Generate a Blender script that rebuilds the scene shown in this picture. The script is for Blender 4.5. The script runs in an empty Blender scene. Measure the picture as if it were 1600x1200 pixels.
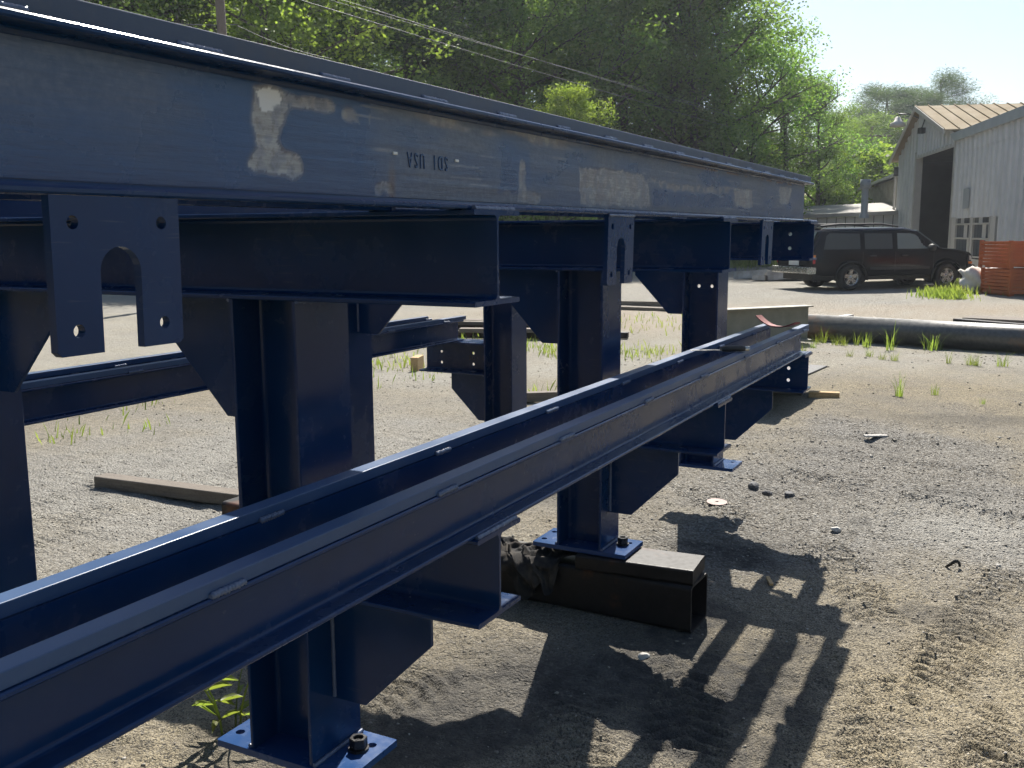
import bpy, bmesh, math, random
import numpy as np
from mathutils import Vector, Matrix
from mathutils.geometry import tessellate_polygon

scene = bpy.context.scene
col = scene.collection
rad = math.radians

# ------------------------------------------------------------------ camera
RW = np.array([[0.46534, -0.13750, 0.87438],
               [-0.88512, -0.07160, 0.45981],
               [-0.00062, -0.98791, -0.15503]])   # rows: world X, Y, Z in (right, down, forward)
def _orth(az, p, r):
    ca, sa = math.cos(az), math.sin(az); cp, sp = math.cos(p), math.sin(p); cr, sr = math.cos(r), math.sin(r)
    P = np.array([[1, 0, 0], [0, cp, -sp], [0, sp, cp]]); Q = np.array([[cr, -sr, 0], [sr, cr, 0], [0, 0, 1]])
    return np.stack([Q @ P @ np.array(v) for v in ((sa, 0, ca), (-ca, 0, sa), (0, -1, 0))])
RW = _orth(0.4840, 0.1545, -0.0053)
cam_data = bpy.data.cameras.new('camera'); cam = bpy.data.objects.new('camera', cam_data); col.objects.link(cam)
cam_data.sensor_width = 36; cam_data.lens = 36 * 1520 / 1600; cam_data.clip_start = 0.05; cam_data.clip_end = 3000
M = Matrix.Identity(4)
for i in range(3):
    M[i][0] = RW[i][0]; M[i][1] = -RW[i][1]; M[i][2] = -RW[i][2]
M.translation = (0, 0, 1.6)
cam.matrix_world = M
scene.camera = cam

# ------------------------------------------------------------------ light
SUN = Vector((0.89, 0.285, 1.0)).normalized()
EL = math.asin(SUN.z); AZ = math.atan2(SUN.x, SUN.y)
world = bpy.data.worlds.new('World'); scene.world = world; world.use_nodes = True
wn = world.node_tree.nodes; wl = world.node_tree.links
bgn = wn['Background']
sky = wn.new('ShaderNodeTexSky'); sky.sky_type = 'NISHITA'; sky.sun_disc = False
sky.sun_elevation = EL; sky.sun_rotation = AZ; sky.air_density = 1.15; sky.dust_density = 1.2; sky.ozone_density = 2.3; sky.altitude = 200
wl.new(sky.outputs[0], bgn.inputs[0]); bgn.inputs[1].default_value = 0.068
sd = bpy.data.lights.new('sun', 'SUN'); sun = bpy.data.objects.new('sun', sd); col.objects.link(sun)
sd.energy = 4.9; sd.angle = rad(0.53); sd.color = (1.0, 0.95, 0.87)
sun.rotation_euler = SUN.to_track_quat('Z', 'Y').to_euler(); sun.location = (20, 10, 30)
scene.view_settings.view_transform = 'Standard'; scene.view_settings.look = 'None'
scene.view_settings.exposure = 1.0; scene.view_settings.gamma = 1
scene.render.engine = 'CYCLES'
scene.cycles.max_bounces = 5; scene.cycles.diffuse_bounces = 2; scene.cycles.glossy_bounces = 2; scene.cycles.transmission_bounces = 3; scene.cycles.volume_bounces = 0
scene.cycles.caustics_reflective = False; scene.cycles.caustics_refractive = False; scene.cycles.use_light_tree = False; scene.cycles.use_adaptive_sampling = True; scene.cycles.adaptive_threshold = 0.02

# ------------------------------------------------------------------ helpers
FWD = Vector((RW[0][2], RW[1][2], 0)).normalized(); RGT = Vector((FWD.y, -FWD.x, 0))
def G(r, f, z=0.0):                      # yard coordinates: metres to the right, metres ahead
    p = RGT * r + FWD * f
    return Vector((p.x, p.y, z))

def tag(o, label=None, cat=None, group=None, kind=None):
    if label: o['label'] = label
    if cat: o['category'] = cat
    if group: o['group'] = group
    if kind: o['kind'] = kind
    return o
def empty(name, loc=(0, 0, 0), rz=0.0, parent=None):
    o = bpy.data.objects.new(name, None); col.objects.link(o); o.location = loc; o.rotation_euler = (0, 0, rz)
    o.empty_display_size = 0.2
    if parent: o.parent = parent
    return o
def link(name, me, mat=None, parent=None, loc=None, rz=None):
    o = bpy.data.objects.new(name, me); col.objects.link(o)
    if mat is not None and len(me.materials) == 0: me.materials.append(mat)
    if parent: o.parent = parent
    if loc is not None: o.location = loc
    if rz is not None: o.rotation_euler = (0, 0, rz)
    return o
def copy_tree(o, parent=None):
    c = o.copy(); col.objects.link(c); c.parent = parent
    for ch in list(o.children): copy_tree(ch, c)
    return c

class MB:
    def __init__(s): s.v = []; s.f = []; s.sm = []
    def add(s, vs, fs, smooth=False):
        b = len(s.v); s.v += [tuple(v) for v in vs]
        for f in fs: s.f.append(tuple(b + i for i in f)); s.sm.append(smooth)
    def box(s, a, b):
        (x0, y0, z0), (x1, y1, z1) = a, b
        s.add([(x0, y0, z0), (x1, y0, z0), (x1, y1, z0), (x0, y1, z0), (x0, y0, z1), (x1, y0, z1), (x1, y1, z1), (x0, y1, z1)],
              [(0, 3, 2, 1), (4, 5, 6, 7), (0, 1, 5, 4), (1, 2, 6, 5), (2, 3, 7, 6), (3, 0, 4, 7)])
    def extrude(s, poly, fn, t0, t1, holes=(), smooth=False):
        """poly: list of 2D points (ccw); fn(u, v, t) -> 3D"""
        loops = [list(poly)] + [list(h) for h in holes]
        flat = [p for L in loops for p in L]
        tris = tessellate_polygon([[Vector((p[0], p[1], 0)) for p in L] for L in loops])
        n = len(flat)
        vs = [fn(p[0], p[1], t0) for p in flat] + [fn(p[0], p[1], t1) for p in flat]
        fs = []
        if holes or len(poly) > 4:
            for t in tris:
                a, b, c = t
                ar = (flat[b][0] - flat[a][0]) * (flat[c][1] - flat[a][1]) - (flat[b][1] - flat[a][1]) * (flat[c][0] - flat[a][0])
                if ar < 0: a, c = c, a
                fs.append((c, b, a)); fs.append((a + n, b + n, c + n))
        else:
            fs.append(tuple(range(len(poly)))[::-1]); fs.append(tuple(range(n, 2 * n)))
        base = 0
        for k, L in enumerate(loops):
            m = len(L)
            for i in range(m):
                j = (i + 1) % m
                q = (base + i, base + j, base + j + n, base + i + n)
                fs.append(q)
            base += m
        s.add(vs, fs, smooth)
    def tube(s, pts, rads, n=8, cap=True, smooth=True):
        pts = [Vector(p) for p in pts]
        if not hasattr(rads, '__len__'): rads = [rads] * len(pts)
        rings = []; up = Vector((0, 0, 1))
        for i, p in enumerate(pts):
            d = (pts[min(i + 1, len(pts) - 1)] - pts[max(i - 1, 0)])
            if d.length < 1e-9: d = Vector((0, 0, 1))
            d.normalize()
            a = d.cross(up)
            if a.length < 1e-3: a = d.cross(Vector((1, 0, 0)))
            a.normalize(); b = a.cross(d).normalized()
            rings.append([p + (a * math.cos(2 * math.pi * k / n) + b * math.sin(2 * math.pi * k / n)) * rads[i] for k in range(n)])
        vs = [v for r in rings for v in r]; fs = []
        for i in range(len(rings) - 1):
            for k in range(n):
                k2 = (k + 1) % n
                fs.append((i * n + k, i * n + k2, (i + 1) * n + k2, (i + 1) * n + k))
        s.add(vs, fs, smooth)
        if cap:
            s.add(rings[0], [tuple(range(n))]); s.add(rings[-1], [tuple(range(n))[::-1]])
    def lathe(s, prof, n, fn, smooth=True, closed=False):
        """prof: (radius, height) list; fn(x, y, h) -> 3D"""
        vs = []; fs = []
        for r, h in prof:
            for k in range(n):
                a = 2 * math.pi * k / n; vs.append(fn(r * math.cos(a), r * math.sin(a), h))
        m = len(prof)
        for i in range(m - 1 if not closed else m):
            i2 = (i + 1) % m
            for k in range(n):
                k2 = (k + 1) % n
                fs.append((i * n + k, i * n + k2, i2 * n + k2, i2 * n + k))
        s.add(vs, fs, smooth)
    def mesh(s, name, fix=True):
        me = bpy.data.meshes.new(name); me.from_pydata(s.v, [], s.f)
        me.polygons.foreach_set('use_smooth', s.sm)
        if fix:
            bm = bmesh.new(); bm.from_mesh(me); bmesh.ops.recalc_face_normals(bm, faces=bm.faces); bm.to_mesh(me); bm.free()
        me.update(); return me
    def build(s, name, mat, parent=None, loc=None, rz=None, fix=True):
        return link(name, s.mesh(name, fix), mat, parent, loc, rz)

def bevel_mesh(me, w, seg=2):
    bm = bmesh.new(); bm.from_mesh(me)
    bmesh.ops.remove_doubles(bm, verts=bm.verts, dist=1e-6)
    es = [e for e in bm.edges if len(e.link_faces) == 2 and e.calc_face_angle(0) > rad(40)]
    bmesh.ops.bevel(bm, geom=es, offset=w, segments=seg, profile=0.5, affect='EDGES', clamp_overlap=True)
    for f in bm.faces: f.smooth = False
    bm.to_mesh(me); bm.free(); me.update()

def circ(cx, cy, r, n=14, cw=False):
    L = [(cx + r * math.cos(2 * math.pi * k / n), cy + r * math.sin(2 * math.pi * k / n)) for k in range(n)]
    return L[::-1] if cw else L
def rrect(x0, y0, x1, y1, r, n=3):
    L = []
    for cx, cy, a0 in ((x1 - r, y0 + r, -90), (x1 - r, y1 - r, 0), (x0 + r, y1 - r, 90), (x0 + r, y0 + r, 180)):
        for k in range(n + 1):
            a = rad(a0 + 90 * k / n); L.append((cx + r * math.cos(a), cy + r * math.sin(a)))
    return L

# value noise ---------------------------------------------------------------
_rng = np.random.RandomState(7)
_LAT = _rng.rand(256, 256)
def vnoise(x, y, seed=0):
    x = np.asarray(x, float) + seed * 17.31; y = np.asarray(y, float) + seed * 9.77
    xi = np.floor(x).astype(int); yi = np.floor(y).astype(int); fx = x - xi; fy = y - yi
    fx = fx * fx * (3 - 2 * fx); fy = fy * fy * (3 - 2 * fy)
    a = _LAT[xi & 255, yi & 255]; b = _LAT[(xi + 1) & 255, yi & 255]; c = _LAT[xi & 255, (yi + 1) & 255]; d = _LAT[(xi + 1) & 255, (yi + 1) & 255]
    return (a * (1 - fx) + b * fx) * (1 - fy) + (c * (1 - fx) + d * fx) * fy
def fbm(x, y, oct=4, seed=0):
    s = 0; a = .5; t = 0
    for i in range(oct):
        s = s + a * vnoise(x * 2 ** i, y * 2 ** i, seed + i * 3); t += a; a *= .5
    return s / t
def sstep(a, b, x): t = np.clip((x - a) / (b - a), 0, 1); return t * t * (3 - 2 * t)

# ------------------------------------------------------------------ materials
class NT:
    def __init__(s, name):
        s.m = bpy.data.materials.new(name); s.m.use_nodes = True; s.t = s.m.node_tree; s.n = s.t.nodes; s.l = s.t.links
        s.p = s.n['Principled BSDF']; s.out = s.n['Material Output']; s._tc = None
    def tc(s, o='Object'):
        if not s._tc: s._tc = s.n.new('ShaderNodeTexCoord')
        return s._tc.outputs[o]
    def mapping(s, sc=(1, 1, 1), src=None):
        m = s.n.new('ShaderNodeMapping'); m.inputs['Scale'].default_value = sc; s.l.new(src or s.tc(), m.inputs[0]); return m.outputs[0]
    def noise(s, scale, detail=4, rough=.55, vec=None, out=0):
        n = s.n.new('ShaderNodeTexNoise'); n.inputs['Scale'].default_value = scale; n.inputs['Detail'].default_value = detail; n.inputs['Roughness'].default_value = rough
        s.l.new(vec or s.tc(), n.inputs['Vector']); return n.outputs[out]
    def voronoi(s, scale, vec=None, out=0, feature='F1'):
        n = s.n.new('ShaderNodeTexVoronoi'); n.feature = feature; n.inputs['Scale'].default_value = scale; s.l.new(vec or s.tc(), n.inputs['Vector']); return n.outputs[out]
    def ramp(s, f, stops):
        r = s.n.new('ShaderNodeValToRGB'); e = r.color_ramp.elements
        while len(e) < len(stops): e.new(.5)
        for i, (p, c) in enumerate(stops):
            e[i].position = p; e[i].color = (*c, 1) if hasattr(c, '__len__') else (c, c, c, 1)
        s.l.new(f, r.inputs[0]); return r.outputs[0]
    def mix(s, f, a, b, mode='MIX'):
        m = s.n.new('ShaderNodeMix'); m.data_type = 'RGBA'; m.blend_type = mode
        for sock, v in ((m.inputs[0], f), (m.inputs[6], a), (m.inputs[7], b)):
            if hasattr(v, 'is_linked'): s.l.new(v, sock)
            elif hasattr(v, '__len__'): sock.default_value = (*v, 1)
            elif sock == m.inputs[0]: sock.default_value = v
            else: sock.default_value = (v, v, v, 1)
        return m.outputs[2]
    def math(s, op, a, b=0.0, c=None):
        m = s.n.new('ShaderNodeMath'); m.operation = op
        for i, v in enumerate((a, b) if c is None else (a, b, c)):
            if hasattr(v, 'is_linked'): s.l.new(v, m.inputs[i])
            else: m.inputs[i].default_value = v
        return m.outputs[0]
    def attr(s, name, out='Fac'):
        a = s.n.new('ShaderNodeAttribute'); a.attribute_name = name; return a.outputs[out]
    def bump(s, h, strength=.3, dist=.01, nrm=None):
        b = s.n.new('ShaderNodeBump'); b.inputs['Strength'].default_value = strength; b.inputs['Distance'].default_value = dist
        s.l.new(h, b.inputs['Height'])
        if nrm: s.l.new(nrm, b.inputs['Normal'])
        return b.outputs[0]
    def set(s, **k):
        names = dict(color='Base Color', rough='Roughness', metal='Metallic', normal='Normal', spec='Specular IOR Level', trans='Transmission Weight', coat='Coat Weight', alpha='Alpha', emis='Emission Color', estr='Emission Strength', ior='IOR', crough='Coat Roughness')
        for key, v in k.items():
            sock = s.p.inputs[names[key]]
            if hasattr(v, 'is_linked'): s.l.new(v, sock)
            elif hasattr(v, '__len__'): sock.default_value = (*v, 1)
            else: sock.default_value = v
        return s.m

def simple(name, c1, c2=None, rough=.6, scale=6, metal=0.0, bump=0.0, bscale=40, spec=.5):
    t = NT(name)
    if c2 is None: c2 = tuple(x * .75 for x in c1)
    n = t.noise(scale, 5, .6)
    k = dict(color=t.mix(t.ramp(n, [(.35, 0.0), (.65, 1.0)]), c1, c2), metal=metal, spec=spec)
    k['rough'] = t.ramp(t.noise(scale * 2.3, 3), [(.3, max(0, rough - .1)), (.7, min(1, rough + .1))])
    if bump: k['normal'] = t.bump(t.noise(bscale, 5, .6), bump, .01)
    return t.set(**k)

def paint_mat(name, base=(0.0028, 0.0235, 0.0800), rough=(.13, .30), orange=.10, dustk=.05, dustc=(.16, .15, .13), led=.5):
    t = NT(name)
    n1 = t.noise(3.1, 3, .6); n2 = t.noise(55, 2, .55); nd = t.noise(7, 4, .68)
    dust = t.ramp(nd, [(.5, 0.0), (.75, 1.0)] if led else [(.25, .45), (.8, 1.0)])
    c = t.mix(t.ramp(n1, [(.3, 0.0), (.75, 1.0)]), base, tuple(b * 1.3 + .001 for b in base))
    c = t.mix(t.math('MULTIPLY', dust, dustk), c, dustc)
    if led:                                   # dust settled on level surfaces
        geo = t.n.new('ShaderNodeNewGeometry'); sx = t.n.new('ShaderNodeSeparateXYZ'); t.l.new(geo.outputs['Normal'], sx.inputs[0])
        c = t.mix(t.math('MULTIPLY', t.ramp(sx.outputs['Z'], [(.75, 0.0), (.95, 1.0)]), t.ramp(nd, [(.38, .02 * led), (.72, .30 * led)])), c, (.17, .175, .18))
        scu = t.math('MULTIPLY', t.ramp(t.noise(9, 2, .55, t.mapping((1.2, 1.2, 16))), [(.64, 0.0), (.68, 1.0)]), t.ramp(n1, [(.48, 0.0), (.60, .45)]))
        c = t.mix(scu, c, (.07, .09, .125))
    r = t.math('ADD', t.ramp(n1, [(.3, rough[0]), (.7, rough[1])]), t.math('MULTIPLY', dust, .18))
    b = t.bump(t.math('MULTIPLY', n2, t.ramp(n1, [(.44, .35), (.64, 1.0 + 3 * orange)])), .13, .003)
    return t.set(color=c, rough=r, normal=b, spec=.27)
PAINT = paint_mat('navy_paint')
PAINT_TOP = paint_mat('navy_paint_dust_sheen', base=(.014, .046, .120), rough=(.18, .36), dustk=.32, dustc=(.12, .165, .24), led=0.0)  # dust tint blued and base lightened, sky sheen of the rail tops in colour
PLATE = paint_mat('navy_paint_sunlit', base=(.008, .042, .135), rough=(.16, .3), dustk=.12, dustc=(.2, .23, .28), led=.2)  # brighter copy of the navy paint, sunlit look of the plate tops in colour
def weathered_paint():
    t = NT('worn_navy_paint')
    bare = t.attr('bare'); grey = t.attr('grey'); white = t.attr('white'); rust = t.attr('rust')
    st = t.mapping((3.0, 1, 42))
    ns = t.noise(5, 6, .65, st); n1 = t.noise(7, 6, .6); n2 = t.noise(90, 4, .6)
    blue = t.mix(t.ramp(n1, [(.3, 0.0), (.7, 1.0)]), (.009, .044, .128), (.014, .058, .158))
    g = t.mix(t.ramp(n2, [(.35, 0.0), (.7, 1.0)]), (.066, .086, .130), (.125, .142, .180))
    g = t.mix(t.ramp(ns, [(.45, 0.0), (.75, .7)]), g, (.045, .055, .08))
    c = t.mix(grey, blue, g)
    tan = t.mix(t.ramp(ns, [(.3, 0.0), (.7, 1.0)]), (.24, .236, .226), (.42, .415, .40))
    tan = t.mix(t.ramp(n2, [(.5, 0.0), (.8, .8)]), tan, (.13, .105, .08))
    c = t.mix(bare, c, tan)
    c = t.mix(rust, c, (.15, .075, .035))
    c = t.mix(white, c, (.66, .66, .64))
    r = t.mix(bare, t.mix(grey, t.ramp(n1, [(.3, .18), (.7, .32)]), .36), .5)
    b = t.bump(t.math('MULTIPLY_ADD', n2, .3, ns), .25, .004)
    return t.set(color=c, rough=r, normal=b, spec=.6)
WORN = weathered_paint()
RAILA = paint_mat('thin_grey_blue_paint', base=(.05, .066, .10), rough=(.3, .5), dustk=.3)
WELD = paint_mat('weld_sky_catchlight', base=(.085, .11, .17), rough=(.2, .32), orange=.3)  # same navy paint, lightened so the colour carries the sky the beads catch
BOLT = simple('black_oxide_steel', (.018, .018, .02), (.03, .028, .026), .32, 60, metal=.3)
def rusty_dark():
    t = NT('dark_mill_steel')
    n = t.noise(4, 6, .65); n2 = t.noise(35, 5, .65)
    c = t.mix(t.ramp(n2, [(.4, 0.0), (.7, 1.0)]), (.009, .008, .008), (.02, .017, .016))
    c = t.mix(t.ramp(n, [(.60, 0.0), (.72, .8)]), c, (.11, .042, .018))
    return t.set(color=c, rough=t.ramp(n2, [(.3, .42), (.7, .62)]), normal=t.bump(n2, .2, .003), spec=.32)
MILL = rusty_dark()
OLIVE = simple('olive_primer_steel', (.17, .16, .115), (.22, .205, .155), .6, 5, bump=.1)
PIPE = None
def pipe_mat():
    t = NT('bare_pipe_steel')
    st = t.mapping((.6, .6, .6)); n = t.noise(1.8, 6, .65, st); n2 = t.noise(20, 5, .6)
    c = t.mix(t.ramp(n2, [(.35, 0.0), (.7, 1.0)]), (.085, .085, .08), (.13, .128, .12))
    c = t.mix(t.ramp(n, [(.52, 0.0), (.66, .9)]), c, (.24, .12, .055))
    return t.set(color=c, rough=t.ramp(n2, [(.3, .34), (.7, .5)]), metal=.35)
PIPE = pipe_mat()
def wood_mat(name, a, b, axis=(1, 14, 14)):
    t = NT(name); n = t.noise(6, 6, .65, t.mapping(axis)); n2 = t.noise(60, 4, .6)
    c = t.mix(t.ramp(n, [(.3, 0.0), (.7, 1.0)]), a, b); c = t.mix(t.ramp(n2, [(.5, 0.0), (.8, .5)]), c, tuple(x * .4 for x in a))
    return t.set(color=c, rough=.85, normal=t.bump(n, .5, .004))
WOOD = wood_mat('weathered_timber', (.115, .095, .075), (.20, .17, .135))
WOODY = wood_mat('fresh_timber', (.42, .27, .12), (.52, .36, .18))
POLE = wood_mat('pole_timber', (.13, .10, .085), (.21, .17, .145), (12, 12, 1))
def bark():
    return simple('bark', (.055, .045, .035), (.11, .09, .07), .9, 5, bump=.6, bscale=12)
BARK = bark()
def leaf_mat(name, dark, light, yellow):
    t = NT(name)
    geo = t.n.new('ShaderNodeNewGeometry'); oi = t.n.new('ShaderNodeObjectInfo')
    big = t.noise(.45, 3, .6)
    c = t.mix(geo.outputs['Random Per Island'], dark, light)
    c = t.mix(t.ramp(big, [(.42, 0.0), (.68, .65)]), c, yellow)
    hs = t.n.new('ShaderNodeHueSaturation'); t.l.new(c, hs.inputs['Color'])
    t.l.new(t.math('ADD', t.math('MULTIPLY', oi.outputs['Random'], .035), .483), hs.inputs['Hue'])
    t.l.new(t.math('ADD', t.math('MULTIPLY', oi.outputs['Random'], .5), .75), hs.inputs['Value'])
    c = hs.outputs[0]
    dif = t.n.new('ShaderNodeBsdfDiffuse'); tr = t.n.new('ShaderNodeBsdfTranslucent'); gl = t.n.new('ShaderNodeBsdfGlossy')
    t.l.new(c, dif.inputs[0])
    tcol = t.mix(1.0, c, (1.5, 1.65, .75), 'MULTIPLY'); t.l.new(tcol, tr.inputs[0])
    gl.inputs['Roughness'].default_value = .45; gl.inputs[0].default_value = (.5, .5, .5, 1)
    m1 = t.n.new('ShaderNodeMixShader'); m1.inputs[0].default_value = .62; t.l.new(dif.outputs[0], m1.inputs[1]); t.l.new(tr.outputs[0], m1.inputs[2])
    m2 = t.n.new('ShaderNodeMixShader'); m2.inputs[0].default_value = .06; t.l.new(m1.outputs[0], m2.inputs[1]); t.l.new(gl.outputs[0], m2.inputs[2])
    t.l.new(m2.outputs[0], t.out.inputs[0]); return t.m
LEAF = leaf_mat('broad_leaves', (.065, .115, .038), (.14, .21, .062), (.205, .26, .068))
LEAFB = leaf_mat('bright_leaves', (.13, .19, .05), (.22, .29, .07), (.30, .34, .08))
NEEDLE = leaf_mat('pine_needles', (.03, .055, .03), (.07, .105, .048), (.09, .12, .05))
GRASSM = leaf_mat('grass_blades', (.11, .15, .035), (.21, .25, .07), (.28, .27, .11))

def ground_mat():
    t = NT('yard_ground')
    gr = t.attr('gravel'); rd = t.attr('red'); dk = t.attr('dark'); pale = t.attr('pale')
    n1 = t.noise(1.3, 3, .6); n2 = t.noise(14, 4, .7); n3 = t.noise(130, 2, .7)
    sand = t.mix(t.ramp(n2, [(.3, 0.0), (.7, 1.0)]), (.27, .224, .142), (.415, .35, .232))
    sand = t.mix(t.ramp(n1, [(.4, 0.0), (.7, .6)]), sand, (.215, .195, .165))
    n4 = t.noise(48, 3, .75)
    sand = t.mix(t.ramp(n3, [(.53, 0.0), (.62, 1.0)]), sand, (.05, .045, .038))
    sand = t.mix(t.ramp(n4, [(.54, 0.0), (.65, .8)]), sand, (.075, .068, .058))
    sand = t.mix(t.ramp(n3, [(.32, .95), (.41, 0.0)]), sand, (.50, .46, .38))
    v = t.voronoi(70, out=1); vd = t.voronoi(70, out=0)
    bw = t.n.new('ShaderNodeRGBToBW'); t.l.new(v, bw.inputs[0])
    grav = t.mix(t.ramp(bw.outputs[0], [(.2, 0.0), (.8, 1.0)]), (.11, .106, .10), (.41, .395, .365))
    grav = t.mix(t.ramp(vd, [(.45, 0.0), (.75, .7)]), grav, (.10, .09, .075))
    grav = t.mix(.25, grav, sand)
    c = t.mix(gr, sand, grav)
    c = t.mix(t.math('MULTIPLY', rd, .85), c, t.mix(t.ramp(n2, [(.3, 0.0), (.7, 1.0)]), (.27, .195, .118), (.35, .265, .175)))
    c = t.mix(t.math('MULTIPLY', pale, .8), c, t.mix(t.ramp(n2, [(.3, 0.0), (.7, 1.0)]), (.345, .33, .29), (.445, .43, .385)))
    c = t.mix(t.math('MULTIPLY', dk, t.ramp(n2, [(.25, .5), (.6, 1.0)])), c, (.072, .068, .062))
    hgt = t.math('ADD', t.math('MULTIPLY', n2, 1.0), t.math('MULTIPLY_ADD', n3, .45, t.math('MULTIPLY', t.math('MULTIPLY', vd, gr), -.5)))
    b = t.bump(t.math('MULTIPLY_ADD', n4, .6, hgt), 1.0, .034)
    return t.set(color=c, rough=.95, normal=b, spec=.2)
GROUND = ground_mat()
def stone_mat():
    t = NT('loose_stone'); geo = t.n.new('ShaderNodeNewGeometry')
    c = t.ramp(geo.outputs['Random Per Island'], [(0.0, (.09, .088, .085)), (.45, (.24, .21, .17)), (.85, (.40, .36, .29)), (1.0, (.6, .58, .54))])
    return t.set(color=t.mix(t.noise(80, 4), c, (.2, .17, .13)), rough=.85)
STONE = stone_mat()

# ------------------------------------------------------------------ ground
def graded(a, b, step, lo, hi, g=1.09):
    L = list(np.arange(a, b + step / 2, step)); s = step
    while L[-1] < hi: s *= g; L.append(L[-1] + s)
    s = step; D = []
    x = a
    while x > lo: s *= g; x -= s; D.append(x)
    return np.array(D[::-1] + L)
def ridges(X, Y, cx, cy, ang, L, W, pitch, amp, skew=0.0):
    c, s = math.cos(ang), math.sin(ang); u = (X - cx) * c + (Y - cy) * s; v = -(X - cx) * s + (Y - cy) * c
    m = sstep(L / 2, L / 2 - .12, np.abs(u)) * sstep(W / 2, W / 2 - .05, np.abs(v))
    m = m * sstep(.30, .48, fbm(X * 3.1, Y * 3.1, 3, 11))
    ph = (u + skew * np.abs(v)) / pitch * 2 * math.pi + 1.6 * fbm(X * 4, Y * 4, 2, 5)
    return .92 * amp * m * np.tanh(2.5 * np.sin(ph))
TRACKS = [(3.1, .95, .3, .9, .32, .07, .011, .6), (2.6, 1.15, .5, .8, .30, .07, .012, .5), (3.2, .30, .1, 1.6, .34, .07, .012, .6), (2.75, -.05, .25, 1.6, .36, .075, .016, .7),
          (4.2, .1, -.2, 1.8, .34, .07, .011, .5), (4.6, .65, .4, 1.2, .3, .07, .011, .6), (5.0, -.4, .1, 2.0, .34, .075, .011, .5), (5.6, 1.6, .7, 1.0, .3, .07, .010, .5),
          (3.8, 5.1, .2, 1.2, .32, .08, .011, .5), (3.3, 4.6, .3, 1.4, .32, .08, .011, .5), (2.5, 1.9, -.2, .9, .3, .07, .012, .5), (6.2, .6, 1.2, 1.8, .35, .08, .011, .5), (2.35, .55, .9, .9, .3, .065, .013, .6), (3.4, -.35, .3, 1.2, .32, .07, .014, .6)]
def gheight(X, Y):
    R2 = np.hypot(X, Y); near = sstep(60, 14, R2)
    h = .05 * (fbm(X * .35, Y * .35, 3, 1) - .5) + near * (.026 * (fbm(X * 1.6, Y * 1.6, 4, 2) - .5) + .018 * (fbm(X * 6, Y * 6, 3, 3) - .5))
    fine = sstep(16, 8, R2)
    h = h + fine * (.026 * (fbm(X * 17, Y * 17, 3, 4) - .5))
    for T in TRACKS: h = h + ridges(X, Y, *T)
    # wheel ruts running across the yard beyond the frame
    for k, (x0, w, a) in enumerate(((6.9, .16, .035), (7.5, .2, .03), (8.3, .14, .025), (9.4, .2, .03), (10.6, .2, .02))):
        d = X - x0 - .25 * np.sin(Y * .7 + k) - .12 * (fbm(Y * 1.3, X * 0 + k, 3, 8) - .5) + .12 * (Y - 1)
        h = h + a * (np.exp(-((d - w) / (w * .6)) ** 2) - .8 * np.exp(-(d / (w * .7)) ** 2)) * sstep(2.4, .8, Y) * sstep(.3, .6, fbm(X * .8, Y * .8, 2, 21))
    # keep it level under the dunnage
    m = sstep(.55, .1, np.abs(X - 3.7)) * sstep(.3, 0, np.abs(Y - 2.1) - 1.1)
    return h * (1 - .8 * m) - .004 * m
gx = graded(1.7, 6.6, .0145, -400, 900, 1.06); gy = graded(-1.3, 3.2, .0145, -700, 700, 1.06)
GX, GY = np.meshgrid(gx, gy, indexing='ij'); GZ = gheight(GX, GY)
nx, ny = len(gx), len(gy)
me = bpy.data.meshes.new('ground')
me.vertices.add(nx * ny); me.vertices.foreach_set('co', np.stack([GX, GY, GZ], -1).astype(np.float32).ravel())
I = np.arange(nx * ny).reshape(nx, ny)
Q = np.stack([I[:-1, :-1], I[1:, :-1], I[1:, 1:], I[:-1, 1:]], -1).reshape(-1, 4)
me.loops.add(Q.size); me.loops.foreach_set('vertex_index', Q.ravel().astype(np.int32))
me.polygons.add(len(Q)); me.polygons.foreach_set('loop_start', (np.arange(len(Q)) * 4).astype(np.int32))
me.polygons.foreach_set('use_smooth', np.ones(len(Q), bool)); me.update(calc_edges=True)
FW = GX * FWD.x + GY * FWD.y; RT = GX * RGT.x + GY * RGT.y
def put(me, name, arr):
    a = me.attributes.new(name, 'FLOAT', 'POINT'); a.data.foreach_set('value', np.clip(arr, 0, 1).astype(np.float32).ravel())
n_a = fbm(GX * .7, GY * .7, 4, 31); n_b = fbm(GX * 2.3, GY * 2.3, 4, 33)
def blob(x, y, rx, ry, k=.5): return np.exp(-(((GX - x) / rx) ** 2 + ((GY - y) / ry) ** 2)) * (1 - k + 2 * k * n_b)
grav = blob(6.4, .6, 1.3, 1.0) * .8 + blob(5.6, .1, .8, 1.2) + blob(8.2, 1.0, 1.2, 1.6) * .5 + blob(4.9, 1.3, .5, .45) * 1.1 + blob(4.8, 4.6, 2.6, 2.0) * 1.2 + blob(3.0, 1.5, .5, .35) * .6
grav = grav + sstep(19, 21, FW) * sstep(32, 28, FW) * (.5 + .9 * (n_a - .3)) + .45 * sstep(.52, .7, n_a) * sstep(20, 8, FW) * sstep(3.2, 5.5, FW)
red = sstep(14.6, 16.2, FW + 2.4 * (n_a - .5)) * sstep(22.5, 19.5, FW + 2.4 * (n_a - .5)) * sstep(-4, 2.5, RT)
pale = sstep(8.5, 12, FW + 3 * (n_a - .5)) * (.62 + .6 * (n_b - .5)) * sstep(60, 40, FW) + blob(5.7, .15, .55, .5) * .8 + blob(5.2, 4.6, 2.6, 2.0) * .7
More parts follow.
